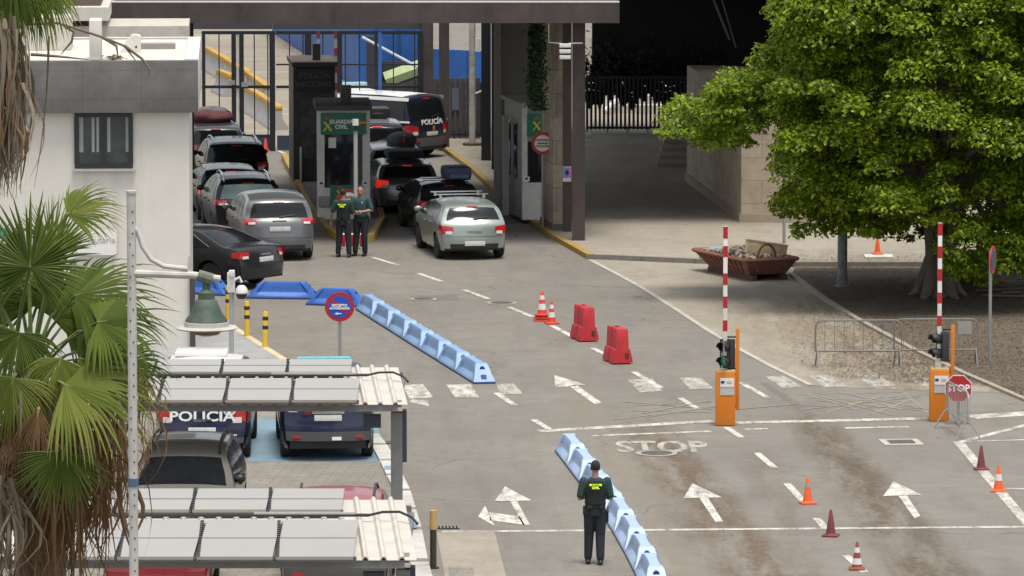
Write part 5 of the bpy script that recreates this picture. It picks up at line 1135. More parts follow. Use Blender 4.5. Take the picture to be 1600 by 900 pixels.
o = thing('grey_bag', 'grey plastic bag on the far end of the skip rubble', 'bag', in_skip((-.3, 2.3, .5))); mb = MB(); mb.ball((0, 0, .05), (.26, .2, .11)); mb.ball((.15, .1, .06), (.16, .14, .1)); remeshed(mb, 'film', mat('bag_grey', (.3, .33, .36), .5, var=.4), o, .03)
# ------------------------------------------------------------------ BOLLARDS, POSTS, CAMERAS
for px, lab, tilt in [((386, 534), 'yellow bollard with two black bands, middle of three by the pavement kerb', 0), ((414, 551), 'yellow bollard nearest the solar canopy, third of three by the kerb', .02), ((357, 508), 'yellow bollard farthest back, half hidden by the camera pole', -.01)]:
    o = thing('kerb_bollard', lab, 'bollard', G(*px) + Vector((0, 0, .1)), 0, 'yellow bollards'); o.rotation_euler = (0, tilt, 0)
    mb = MB(); mb.lathe([(.06, 0), (.06, .76), (.05, .8), (.0001, .81)], 14); mb.build('tube', yellow_paint, o)
    for z in (.46, .66): mb = MB(); mb.lathe([(.064, z - .04), (.064, z + .04)], 14); mb.build('black_band', black_plastic, o)
o = thing('post', 'brown post with a tan upper third, on the kerb by the nearer solar canopy', 'bollard', G(677, 888))
mb = MB(); mb.lathe([(.055, 0), (.055, .68)], 14); mb.build('lower_tube', mat('post_brown', (.045, .03, .022), .7), o)
mb = MB(); mb.lathe([(.06, .66), (.06, .98), (.0001, .985)], 14); mb.build('upper_tube', mat('post_tan', (.5, .33, .12), .7, dirt=.3), o)
mb = MB(); mb.lathe([(.1, 0), (.1, .02)], 14); mb.build('foot_plate', rubber, o)
o = thing('dome_camera_post', 'grey pole carrying a white camera box and a white dome camera behind the bell lamp', 'camera', G(362, 592)); k = PPM(592); z = lambda y: (592 - y) / k
mb = MB(); mb.tube([(0, 0, 0), (0, 0, z(425))], .05, 10); mb.build('pole', mat('pole_grey', (.33, .34, .34), .5), o)
mb = MB(); mb.box((0, -.03, z(440)), (.16, .16, .42), bev=.015); mb.box((.02, -.12, z(425)), (.12, .2, .12), bev=.01); mb.build('camera_box', white_paint, o)
mb = MB(); mb.tube([(.05, -.05, z(437)), (.18, -.05, z(432)), (.22, -.05, z(440))], .03, 8); mb.build('arm', white_paint, o)
mb = MB(); mb.lathe([(.03, .16), (.07, .15), (.125, .08), (.135, 0), (.12, -.02)], 18, (.22, -.05, z(456))); mb.build('housing', mat('housing_white', (.62, .62, .6), .4), o)
mb = MB(); mb.lathe([(.118, -.01), (.115, -.07), (.08, -.13), (.0001, -.155)], 18, (.22, -.05, z(456))); mb.build('dome', mat('dome_black', (.02, .02, .022), .1), o)
o = thing('booth_camera_post', 'thin pale post with a small white camera head in front of the control booth', 'camera', G(556, 384) + Vector((0, 0, .14))); zz_ = (384 - 200) / PPM(384)
mb = MB(); mb.tube([(0, 0, 0), (0, 0, zz_ - .2)], .05, 10); mb.build('pole', mat('pole_pale', (.4, .4, .39), .5), o)
mb = MB(); mb.tube([(0, -.04, zz_ - .06), (0, -.04, zz_ + .1)], .085, 12); mb.build('head', white_paint, o)
mb = MB(); mb.tube([(0, -.04, zz_ - .2), (0, -.04, zz_ - .06)], .06, 12); mb.build('lens', black_plastic, o)
for i, x in enumerate((-.42, .02, .5)):
    p = G(549 + i * 14 - 8, 388) ; o = thing('red_white_post', ['short red and white block at the island nose, left of the guards\' legs', 'short red and white block at the island nose between the guards', 'short white and red block at the island nose, right of the guards'][i], 'marker', p + Vector((0, -.12, 0)), 0, 'island nose markers')
    mb = MB(); mb.box((0, 0, .2), (.2, .18, .4), bev=.02); mb.build('block', sign_white, o)
    mb = MB(); mb.box((-.06, -.03, .22), (.085, .14, .3), bev=.005); mb.build('red_panel', sign_red, o)
# lamp posts on the plaza
o = thing('mottled_lamp_post', 'mottled grey lamp post rising into the tree, left of the trunk', 'lamp post', G(1316, 449))
mm = mat('mottled_grey', (.2, .22, .21), .8, var=.5, scale=5, dirt=.6, dirtcol=(.05, .06, .055))
mb = MB(); mb.lathe([(.12, 0), (.115, 3), (.08, 6.5)], 14); mb.build('shaft', mm, o)
mb = MB(); mb.lathe([(.2, 0), (.2, .05), (.14, .09), (.13, .3)], 14); mb.build('base_flange', mat('flange_grey', (.16, .16, .15), .7, var=.3), o)
# planks and panel stacked below the tree
for i in range(9):
    o = thing('plank', 'weathered plank in the heap below the tree at the right edge', 'plank', G(1590 + random.uniform(-14, 22), 466 - i * 1.0) + Vector((0, 0, .03 + .06 * (i // 2))), random.uniform(-.5, .4), 'planks heaped under the tree')
    mb = MB(); mb.box((0, 0, .03), (random.uniform(1.2, 2.0), .14, .04), Matrix.Rotation(random.uniform(-.1, .12), 3, 'Y')); mb.build('board', mat('plank_wood', (.14, .115, .09), .85, var=.35), o)
o = thing('leaning_panel', 'pale board leaning on the plank heap below the tree', 'board', G(1568, 448) + Vector((0, 0, .1)), .15); o.rotation_euler = (math.radians(-38), math.radians(14), .1)
mb = MB(); mb.box((-.2, 0, .42), (1.1, .04, .84)); mb.build('sheet', mat('panel_pale', (.3, .275, .24), .8, dirt=.3), o)
# ------------------------------------------------------------------ MANHOLES AND GRATES
def manhole(px, r, label, ring=True):
    o = thing('manhole_cover', label, 'manhole', G(*px) + Vector((0, 0, .004)), 0, 'manhole covers')
    mb = MB(); mb.lathe([(r * 1.35, 0), (r * 1.35, .012), (r, .013)], 28); mb.build('surround', mat('manhole_surround', (.32, .3, .26), .9, var=.2), o)
    mb = MB(); mb.lathe([(r, .0), (r, .02), (.0001, .021)], 28); mb.build('lid', mat('cast_iron', (.1, .095, .085), .7, .3, var=.3, scale=14), o)
manhole((784, 474), .27, 'round manhole cover between the lane dashes and the stacked cones'); manhole((1026, 709), .3, 'round manhole cover within the STOP road lettering')
manhole((662, 468), .24, 'flush manhole cover left of the lane dashes, near the far barrier chain')
def grate(px, w, d, rz, label, sur=True):
    o = thing('drain_grate', label, 'drain', G(*px) + Vector((0, 0, .004)), rz, 'drain grates')
    if sur: mb = MB(); mb.box((0, 0, .003), (w * 1.6, d * 1.7, .006)); mb.build('surround', mat('grate_surround', (.42, .39, .34), .9, var=.15), o)
    mb = MB(); mb.box((0, 0, .006), (w, d, .01)); mb.build('pit', mat('pit_black', (.012, .012, .012), .9), o)
    mb = MB()
    for k in range(9): mb.box((-w / 2 + w * k / 8, 0, .014), (w * .05, d, .012))
    mb.build('bars', mat('grate_bar', (.22, .21, .19), .7), o)
grate((1408, 691), .48, .5, .1, 'square drain grate between the lanes with a pale surround'); grate((606, 692), .4, .4, .2, 'drain grate beside the blue parking bay', False); grate((694, 825), .5, .3, .05, 'drain grate by the brown post', False); grate((962, 352), .5, .35, .1, 'flush drain grate on the shaded plaza nearer the brown column', False); grate((1112, 354), .5, .35, .1, 'flush drain grate on the shaded plaza nearer the stone wall', False)
# ------------------------------------------------------------------ BELL LAMP ON ITS POST (foreground)
YL = 45.5; pl = A(205, 302, YL); k = FPX / (YL * math.cos(PITCH) + (CAM_H - 9) * math.sin(PITCH))
bl_ = thing('bell_lamp_post', 'tall pale peeling post in the foreground with an old green bell lamp on its arm', 'lamp post', (pl.x, YL, 0))
pm_ = mat('post_cream', (.52, .5, .46), .6, dirt=.5, scale=5, dirtcol=(.2, .17, .13)); px_ = lambda x: (x - 205) / k; pz_ = lambda y: A(205, y, YL).z
mb = MB(); mb.tube([(0, 0, 0), (0, 0, pl.z)], .036, 12); mb.tube([(0, 0, pl.z - .0), (0, 0, pl.z + .02)], .042, 12); mb.build('pole', pm_, bl_)
mb = MB(); mb.tube([(0, 0, pz_(747)), (0, 0, pz_(760))], .042, 12); mb.build('band', mat('band_blue', (.08, .13, .2), .5), bl_)
mb = MB()
for y in range(330, 900, 17): mb.ball((random.choice((-.01, .012)), -.034, pz_(y)), .007, 6, 4)
mb.build('bolt_holes', rubber, bl_)
mb = MB(); mb.tube([(px_(208), 0, pz_(427)), (px_(300), 0, pz_(430)), (px_(343), 0, pz_(436))], [.03, .03, .028], 10); mb.build('arm', pm_, bl_)
cp_ = [(207, 352), (215, 362), (222, 385), (235, 405), (255, 416), (292, 420)]
mb = MB(); mb.tube([(px_(a), 0, pz_(b)) for a, b in cp_], .02, 8); mb.build('brace', pm_, bl_)
mb = MB(); mb.tube([(px_(293), 0, pz_(422)), (px_(296), 0, pz_(400))], .012, 8); mb.build('finial', pm_, bl_); mb = MB(); mb.tube([(px_(308), 0, pz_(430)), (px_(330), 0, pz_(437))], [.045, .05], 10); mb.build('joint', mat('verdigris', (.14, .16, .12), .8, var=.5, dirt=.8, dirtcol=(.4, .4, .36)), bl_)
cx = px_(321); prof = [(440, 6), (452, 6), (454, 9), (457, 13), (467, 13), (469, 16), (480, 21), (490, 25), (497, 31), (502, 34)]
mb = MB(); mb.lathe([(r / k, pz_(y)) for y, r in prof][::-1], 24, (cx, 0, 0)); sh_ = mb.build('bell_shade', mat('bell_green', (.045, .075, .05), .65, var=.4, scale=6, dirt=.45, dirtcol=(.22, .23, .19)), bl_)
mb = MB(); mb.lathe([(35 / k, pz_(511)), (35 / k, pz_(503)), (30 / k, pz_(500))], 24, (cx, 0, 0)); mb.lathe([(2 / k, pz_(516)), (47 / k, pz_(514)), (49 / k, pz_(512)), (47 / k, pz_(510.5)), (30 / k, pz_(509))], 24, (cx, 0, 0)); mb.build('brim', mat('brim_white', (.5, .49, .45), .6, dirt=.6, scale=7, dirtcol=(.12, .11, .09)), sh_)
mb = MB(); mb.lathe([(24 / k, pz_(516)), (20 / k, pz_(522)), (8 / k, pz_(525)), (.0001, pz_(525.5))], 20, (cx, 0, 0)); mb.build('glass_bowl', mat('bowl_amber', (.22, .12, .05), .3, var=.3), bl_)
# ------------------------------------------------------------------ PEOPLE
skin = mat('skin', (.36, .2, .135), .55, var=.08); hair_m = mat('hair_dark', (.018, .013, .01), .8, var=.4, scale=40)
shirt_m = mat('shirt_green', (.016, .044, .04), .85, var=.15, scale=8); vest_m = mat('vest_green_black', (.008, .015, .014), .85, var=.25, scale=8); trouser_m = mat('trousers_dark', (.014, .017, .022), .85, var=.2, scale=8); boot_m = mat('boot_black', (.012, .012, .012), .5); belt_m = mat('belt_black', (.012, .012, .013), .6)
def ell_loft(mb, secs, n=20, p=2.3):
    rows = []
    for (cx, cy, z, rx, ry) in secs:
        row = []
        for k in range(n + 1):
            a = 2 * math.pi * k / n; c, s = math.cos(a), math.sin(a)
            row.append(Vector((cx + rx * abs(c) ** (2 / p) * (1 if c >= 0 else -1), cy + ry * abs(s) ** (2 / p) * (1 if s >= 0 else -1), z)))
        rows.append(row)
    mb.grid(rows); mb.poly(rows[0][:-1]); mb.poly(rows[-1][:-1]); bmesh.ops.remove_doubles(mb.bm, verts=mb.bm.verts, dist=.0005)
def limb(mb, pts, rs, n=12):
    P = [Vector(p) for p in pts]; D = []; R = []
    for i in range(len(P) - 1):
        for k in range(4): D.append(P[i].lerp(P[i + 1], k / 4)); R.append(lerp(rs[i], rs[i + 1], k / 4))
    D.append(P[-1]); R.append(rs[-1]); mb.tube(D, R, n)
    for p, r in zip(P, rs): mb.ball(p, r * .99, 10, 8)
def hand(mb, wrist, d, palm_n, thumb_side, curl=.5):
    d = Vector(d).normalized(); n = Vector(palm_n).normalized(); s = d.cross(n).normalized() * thumb_side; w = Vector(wrist)
    for t in (.02, .05, .08): mb.ball(w + d * t, .036 if t > .03 else .03, 10, 6)
    for k, (off, ln) in enumerate([(.032, .075), (.011, .085), (-.011, .08), (-.032, .062)]):
        b = w + d * .085 + s * off; c = curl + .06 * k
        q = b + (d * math.cos(c) + n * math.sin(c)) * ln * .5; e = q + (d * math.cos(c * 2) + n * math.sin(c * 2)) * ln * .5
        mb.tube([b, q, e], [.0105, .0095, .008], 8)
    b = w + d * .03 + s * .03; q = b + (d * .7 + s * .7 + n * .2).normalized() * .035; mb.tube([b, q, q + (d * .9 + s * .15 + n * .4).normalized() * .03], [.012, .011, .009], 8)
def person(label, at, rz, H, legs, arms, vest, text_back, head_turn=0.0, z0=0.0, holster=None, shirt=None):
    o = thing('person', label, 'person', G(*at) + Vector((0, 0, z0)), rz, 'uniformed guards'); s = H / 1.78; o.scale = (s, s, s)
    R = Matrix.Rotation(head_turn, 3, 'Z'); hc = Vector((0, .01, 1.645))
    mb = MB()
    hd = lambda v: hc + R @ Vector(v)
    mb.ball(hd((0, -.01, .03)), (.077, .094, .105), 16, 12); mb.ball(hd((0, .035, -.05)), (.058, .06, .07), 14, 10)            # skull, jaw
    mb.ball(hd((0, .098, -.01)), (.014, .02, .026), 8, 6); mb.ball(hd((0, .083, -.055)), (.026, .012, .012), 8, 6); mb.ball(hd((0, .078, .022)), (.05, .018, .012), 8, 6)
    for sg in (-1, 1): mb.ball(hd((sg * .08, -.01, -.005)), (.012, .022, .034), 8, 6)
    limb(mb, [(0, -.015, 1.46), (0, -.005, 1.56)], [.062, .055])
    ell_loft(mb, [(0, 0, .86, .14, .1), (0, 0, 1.0, .135, .095), (0, 0, 1.15, .14, .1), (0, 0, 1.3, .165, .11), (0, 0, 1.42, .15, .095), (0, 0, 1.48, .07, .06)])
    for (h, k, a) in legs: limb(mb, [h, k, a], [.08, .055, .04])
    for ar in arms:
        limb(mb, [ar['s'], ar['e'], ar['w']], [.05, .04, .028]); hand(mb, ar['w'], ar['d'], ar['n'], ar['t'], ar.get('c', .5))
    remeshed(mb, 'body', skin, o, .0085, 3)
    mb = MB()
    for sg in (-1, 1): mb.ball(hd((sg * .032, .083, .006)), (.012, .006, .006), 8, 6)
    mb.build('eyes', mat('eye_dark', (.03, .025, .02), .3), o)
    mb = MB(); mb.ball(hd((0, -.022, .047)), (.083, .094, .1), 18, 12)
    for v in list(mb.bm.verts):
        q = R.inverted() @ (v.co - hc)
        if q.y > .03 and q.z < .075 or q.z < -.035: v.co = hc + R @ Vector((q.x * .8, q.y * .8 - .01, max(q.z, -.03)))
    mb.build('hair', hair_m, o, 80)
    mb = MB(); ell_loft(mb, [(0, 0, .84, .17, .12), (0, 0, .95, .172, .122), (0, 0, 1.04, .155, .112)])
    for (h, k, a) in legs: limb(mb, [h, k, (a[0], a[1], a[2] + .03)], [.107, .084, .07])
    remeshed(mb, 'trousers', trouser_m, o, .012, 3)
    for (h, k, a) in legs:
        mb = MB(); limb(mb, [(a[0], a[1] - .005, a[2] + .08), (a[0], a[1] - .01, a[2] - .03)], [.058, .05]); mb.ball((a[0], a[1] + .07, a[2] - .05), (.048, .12, .04), 12, 8); mb.ball((a[0], a[1] - .03, a[2] - .05), (.045, .06, .04), 12, 8); remeshed(mb, 'boot', boot_m, o, .01, 2)
    mb = MB(); ell_loft(mb, [(0, 0, 1.0, .168, .12), (0, 0, 1.1, .163, .118), (0, 0, 1.25, .18, .128), (0, 0, 1.37, .195, .125), (0, 0, 1.44, .175, .105), (0, -.005, 1.495, .085, .075)])
    for ar in arms: S, E = Vector(ar['s']), Vector(ar['e']); limb(mb, [S + Vector((0, 0, .01)), S.lerp(E, .82)], [.075, .066])
    remeshed(mb, 'shirt', shirt or shirt_m, o, .012, 3)
    if vest:
        mb = MB(); ell_loft(mb, [(0, -.005, 1.03, .182, .14), (0, -.005, 1.15, .178, .138), (0, -.005, 1.27, .188, .146), (0, -.005, 1.38, .178, .142), (0, -.008, 1.455, .14, .118)]); remeshed(mb, 'vest', vest_m, o, .014, 2)
    if text_back:
        d = -.154 if vest else -.134
        mb = MB(); mb.box((0, d, 1.385), (.21, .012, .032)); mb.build('reflective_strip', hi_vis, o)
        text('GUARDIA', .03, 'lettering', vest_m, o, (0, d - .009, 1.385)); text('CIVIL', .055, 'lettering', hi_vis, o, (0, d - .004, 1.335), bold=.004)
    else:
        mb = MB(); mb.box((-.09, .13, 1.36), (.03, .01, .04), bev=.004); mb.build('badge', text_white, o)
    mb = MB(); ell_loft(mb, [(0, 0, .985, .178, .128), (0, 0, 1.03, .174, .126)]); mb.build('belt', belt_m, o)
    mb = MB(); mb.box((-.185, -.02, .93), (.05, .1, .16), bev=.015); mb.build('pouch', belt_m, o); mb = MB(); mb.box((-.1, -.13, 1.0), (.09, .04, .07), bev=.01); mb.build('pouch', belt_m, o); mb = MB(); mb.box((.1, -.13, 1.0), (.07, .04, .07), bev=.01); mb.build('pouch', belt_m, o)
    if holster: mb = MB(); mb.box((.2, -.01, .83), (.05, .1, .2), Matrix.Rotation(.15, 3, 'X'), bev=.015); mb.box((.21, -.05, .95), (.035, .05, .11), Matrix.Rotation(-.5, 3, 'X'), bev=.01); mb.build('holster', belt_m, o)
    return o
person('guard in dark green walking away along the faded blue barriers, hands in front', (930, 882), 0.02, 1.76,
       [((-.095, 0, .9), (-.105, .04, .5), (-.12, .03, .1)), ((.095, 0, .9), (.085, -.01, .5), (.085, -.08, .1))],
       [dict(s=(-.2, 0, 1.42), e=(-.265, -.03, 1.14), w=(-.16, .19, 1.13), d=(.55, .8, .1), n=(.5, -.3, -.6), t=1), dict(s=(.2, 0, 1.42), e=(.265, -.03, 1.14), w=(.16, .19, 1.13), d=(-.55, .8, .1), n=(-.5, -.3, -.6), t=-1)], True, True, holster=True)
person('guard in black vest with his back to us, one arm hanging, by the booth', (537, 402), -.25, 1.74,
       [((-.1, 0, .9), (-.12, .01, .5), (-.15, 0, .1)), ((.1, 0, .9), (.12, .01, .5), (.15, -.01, .1))],
       [dict(s=(-.2, 0, 1.42), e=(-.3, -.02, 1.16), w=(-.36, .06, .92), d=(-.05, .1, -1), n=(1, .1, 0), t=1, c=.35), dict(s=(.2, 0, 1.42), e=(.25, .02, 1.14), w=(.12, .22, 1.16), d=(-.6, .7, .1), n=(-.5, -.3, -.6), t=-1)], True, True, head_turn=-.35)
person('guard in green shirt facing us, forearms raised, right of his colleague by the booth', (564, 400), math.radians(158), 1.8,
       [((-.1, 0, .9), (-.11, .03, .5), (-.11, .0, .1)), ((.1, 0, .9), (.11, .03, .5), (.13, .06, .1))],
       [dict(s=(-.2, 0, 1.42), e=(-.3, -.0, 1.17), w=(-.13, .2, 1.14), d=(.8, .45, .0), n=(.2, -.6, -.6), t=1, c=.8), dict(s=(.2, 0, 1.42), e=(.25, .0, 1.15), w=(.08, .22, 1.13), d=(-.8, .4, .0), n=(-.2, -.6, -.6), t=-1, c=.8)], False, False, head_turn=.2, shirt=mat('shirt_teal', (.025, .07, .075), .85, var=.15, scale=8))
# ------------------------------------------------------------------ LARGE TREE
def leaf_cloud(name, C, N, S, m, parent, kind=None, asp=.5):
    # C centres (n,3), N leaf normals (n,3), S sizes (n,)
    n = len(C); rnd = RNG.normal(size=(n, 3)); u = np.cross(N, rnd); u /= np.linalg.norm(u, axis=1, keepdims=True) + 1e-9; v = np.cross(N, u)
    u = u * (S[:, None] * .5); v = v * (S[:, None] * .5 * asp); nn = N * (S[:, None] * .12)
    V = np.empty((n, 4, 3)); V[:, 0] = C - u - nn; V[:, 1] = C + v * 1.0; V[:, 2] = C + u - nn; V[:, 3] = C - v
    me = bpy.data.meshes.new(name); me.vertices.add(n * 4); me.vertices.foreach_set('co', V.reshape(-1)); me.loops.add(n * 4); me.loops.foreach_set('vertex_index', np.arange(n * 4, dtype=np.int32))
    me.polygons.add(n); me.polygons.foreach_set('loop_start', np.arange(0, n * 4, 4, dtype=np.int32)); me.polygons.foreach_set('loop_total', np.full(n, 4, dtype=np.int32)); me.update(calc_edges=True); me.validate()
    me.materials.append(m); o = bpy.data.objects.new(name, me); COL.objects.link(o); o.parent = parent; return o
bark = mat('bark', (.14, .115, .095), .9, var=.35, scale=5, bump=.5)
tree = thing('ficus_tree', 'large spreading broad-leaved tree with a bright green crown on the right of the plaza', 'tree', G(1466, 464))
def inside(x, y, P):
    r = False; j = len(P) - 1
    for i in range(len(P)):
        if (P[i][1] > y) != (P[j][1] > y) and x < (P[j][0] - P[i][0]) * (y - P[i][1]) / (P[j][1] - P[i][1]) + P[i][0]: r = not r
        j = i
    return r
SIL = [(1225, -140), (1215, -30), (1222, 40), (1215, 80), (1178, 108), (1150, 120), (1128, 138), (1085, 140), (1045, 160), (1052, 205), (1085, 235), (1130, 232), (1160, 240), (1195, 222), (1212, 235), (1228, 250), (1230, 275), (1236, 330), (1262, 368), (1290, 380), (1340, 362), (1385, 374), (1424, 432), (1442, 408), (1470, 420), (1505, 446), (1560, 440), (1600, 446), (1720, 420), (1800, 200), (1780, -60), (1600, -260), (1350, -230)]
HOLES = [((1195, 262), 26), ((1215, 205), 10), ((1440, 395), 14)]
clumps = []
while len(clumps) < 1050:
    px, py = random.uniform(1040, 1800), random.uniform(-260, 450)
    if not inside(px, py, SIL): continue
    if any((px - h[0][0]) ** 2 + (py - h[0][1]) ** 2 < (h[1] + 14) ** 2 for h in HOLES): continue
    e = max(.25, 1 - ((px - 1470) / 430) ** 2 * .55 - ((py - 120) / 420) ** 2 * .4); q = random.uniform(-1, 1); q = math.copysign(abs(q) ** .6, q)
    dep = 139.2 + q * 5.2 * e
    if px < 1230: dep = 139 + random.uniform(-1.6, 1.6)
    r = random.choice((.32, .4, .5, .6, .72)) * random.uniform(.85, 1.1) * (.85 if px < 1230 or py > 340 else 1)
    clumps.append((A(px, py, dep), r))
while len(clumps) < 1230:
    px, py = random.uniform(1190, 1360), random.uniform(-80, 345)
    if inside(px, py, SIL) and not any((px - h[0][0]) ** 2 + (py - h[0][1]) ** 2 < (h[1] + 12) ** 2 for h in HOLES): clumps.append((A(px, py, 139 + random.uniform(-3.2, 2.5)), random.uniform(.3, .55)))
Cs, Ns, Ss = [], [], []
for c, r in clumps:
    n = int(560 * (r / .6) ** 2); d = RNG.normal(size=(n, 3)); d /= np.linalg.norm(d, axis=1, keepdims=True); d[:, 2] = np.where(d[:, 2] < -.25, -d[:, 2] * .6, d[:, 2])
    rad = r * (1 - np.abs(RNG.normal(0, .16, n)))[:, None]; lump = 1 + .22 * np.sin(d[:, :1] * 7 + c.x * 3) * np.cos(d[:, 1:2] * 6 + c.z * 5) + .14 * np.sin(d[:, 2:3] * 9 + c.y)
    P = np.array(c) + d * rad * lump * np.array([1.0, 1.0, .88])
    nn = d * .55 + np.array([0, -.12, .5]) + RNG.normal(0, .38, (n, 3)); nn /= np.linalg.norm(nn, axis=1, keepdims=True)
    Cs.append(P); Ns.append(nn); Ss.append(RNG.uniform(.09, .17, n))
Cs = np.concatenate(Cs) - np.array(tree.location); Ns = np.concatenate(Ns); Ss = np.concatenate(Ss)
leaf_m = leaf_mat('ficus_leaf', [(.07, .125, .006), (.19, .29, .012), (.3, .42, .018), (.42, .5, .035), (.12, .2, .008), (.06, .1, .008)], .4, .5, .4)
leaf_cloud('crown', Cs, Ns, Ss, leaf_m, tree)
mb = MB(); T0 = Vector((0, 0, 0))
mb.tube([(0, 0, -.05), (.0, 0, .3), (.02, 0, 1.0), (.0, .05, 2.0)], [.46, .35, .31, .3], 16)
for k in range(5):
    a = k * 1.26 + .3; mb.tube([(math.cos(a) * .75, math.sin(a) * .75, -.04), (math.cos(a) * .5, math.sin(a) * .5, .12), (math.cos(a) * .15, math.sin(a) * .15, .9)], [.05, .12, .2], 10)
for k in range(3): mb.tube([(-.2 + .2 * k, -.28, .2), (-.22 + .24 * k, -.26, 1.2), (-.3 + .3 * k, -.2, 2.2)], [.14, .12, .1], 8)
for k in range(26):
    c, r = clumps[k * 40]; e = c - tree.location; m1 = Vector((e.x * .35, e.y * .35, 2.4 + e.z * .22)); mb.tube([(0, .05, 1.7), m1, e.lerp(m1, .3), e], [.2, .12, .07, .02], 7)
mb.build('trunk', bark, tree)
# climbing plant on the concrete wall and dark hedge over the passage fence
iv = thing('climbing_plant', 'dark green climber hanging on the concrete wall above the narrow booth', 'plant', A(838, 330, 154.2)); iv.location.z = .12
n = 2600; P = np.array([np.array(A(random.gauss(839, 6), random.uniform(20, 172), 153.9 + random.uniform(-.35, .2))) for _ in range(n)]) - np.array(iv.location)
nn = RNG.normal(0, .6, (n, 3)) + np.array([0, -.6, .4]); nn /= np.linalg.norm(nn, axis=1, keepdims=True)
leaf_cloud('foliage', P, nn, RNG.uniform(.08, .16, n), leaf_mat('ivy_leaf', [(.02, .045, .015), (.04, .08, .02), (.03, .06, .02)], .5, .2), iv)
mb = MB(); mb.tube([(0, .2, 3.5), (.05, .2, 4.2), (-.05, .15, 5.4)], .035, 6); mb.build('stem', bark, iv)
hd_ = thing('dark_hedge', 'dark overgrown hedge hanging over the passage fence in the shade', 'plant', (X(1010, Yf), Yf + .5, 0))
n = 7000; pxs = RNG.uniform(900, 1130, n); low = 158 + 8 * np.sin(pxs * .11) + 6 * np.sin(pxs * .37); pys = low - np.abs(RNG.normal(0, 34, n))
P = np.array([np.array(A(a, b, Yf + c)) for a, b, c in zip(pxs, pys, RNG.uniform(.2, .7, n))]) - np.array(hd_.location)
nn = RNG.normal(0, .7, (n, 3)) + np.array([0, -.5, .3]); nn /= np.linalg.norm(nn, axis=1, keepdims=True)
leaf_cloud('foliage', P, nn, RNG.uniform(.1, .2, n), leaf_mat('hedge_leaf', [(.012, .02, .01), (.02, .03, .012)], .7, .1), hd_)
# ------------------------------------------------------------------ FAN PALMS (foreground)
frond_m = leaf_mat('palm_green', [(.06, .1, .014), (.1, .145, .022), (.16, .205, .036), (.075, .12, .017)], .5, .3, .3)
frond_y = leaf_mat('palm_yellow_green', [(.12, .17, .025), (.19, .235, .04), (.28, .31, .07), (.14, .19, .03)], .5, .35, .3)
dead_m = leaf_mat('palm_dead', [(.16, .085, .035), (.22, .13, .06), (.11, .06, .028), (.27, .18, .1), (.19, .1, .04)], .85, .12, .2)
grey_dead = leaf_mat('palm_dead_grey', [(.2, .16, .115), (.27, .225, .165), (.15, .12, .085), (.33, .28, .2)], .85, .12, .2)
petiole_m = mat('petiole', (.13, .2, .05), .5, var=.2)
def fan(root, hub, tip, R, facing, m, n=46, spread=140, droop=.45, w=.034, stiff=.5, fuse=.42, name='frond', pet=None, pm=petiole_m):
    # a palmate leaf: folded leaflets from the hub, fused near the middle, drooping at their ends
    hub = Vector(hub); d = (Vector(tip) - hub).normalized(); nrm = Vector(facing); nrm = (nrm - d * nrm.dot(d)).normalized(); s = d.cross(nrm).normalized()
    mb = MB()
    for k in range(n):
        a = math.radians(lerp(-spread, spread, (k + .5) / n)) + random.gauss(0, .02); L = R * (1 - .28 * (abs(a) / math.radians(spread)) ** 2) * random.uniform(.86, 1.1)
        dr = d * math.cos(a) + s * math.sin(a) - nrm * .12 * (abs(a) / 2) ; dr.normalize(); pw = dr.cross(nrm).normalized(); pts = []; st = 9; p = hub.copy(); vdir = dr.copy(); dd = droop * random.uniform(.5, 1.7)
        gap = math.radians(2 * spread / n) * R * .5
        for i in range(st + 1):
            t = i / st; full = gap * t * 1.04 + .002; mx = gap * fuse + .004
            ww = full if t < fuse else mx * (1 - (t - fuse) / (1 - fuse)) ** .75
            fold = nrm * ww * .9
            pts.append((p + pw * ww, p + fold, p - pw * ww))
            if t > stiff - .15: vdir = (vdir + Vector((random.gauss(0, .02), random.gauss(0, .02), -1)) * dd * .34).normalized()
            p = p + vdir * (L / st)
        for A_, B_ in zip(pts, pts[1:]):
            va = [mb.bm.verts.new(q) for q in A_]; vb = [mb.bm.verts.new(q) for q in B_]; mb.face((va[0], va[1], vb[1], vb[0])); mb.face((va[1], va[2], vb[2], vb[1]))
    bmesh.ops.remove_doubles(mb.bm, verts=mb.bm.verts, dist=.0004)
    o = mb.build(name, m, root, 60)
    if pet is not None:
        mb = MB(); a = Vector(pet); mid = (a + hub) / 2 + Vector((0, 0, .05)); mb.tube([a, mid, hub, hub + d * .08], [.022, .018, .013, .006], 6, flat=.6); mb.build('petiole', pm, o)
    return o
YP = 49.0; pb = A(60, 640, YP); palm = thing('fan_palm', 'green fan palm with a brown skirt of dead fronds in the left foreground', 'palm', (pb.x, YP, 0))
def PP(px, py, dy=0.0): return A(px, py, YP + dy) - palm.location
KP = 1 / 184.0
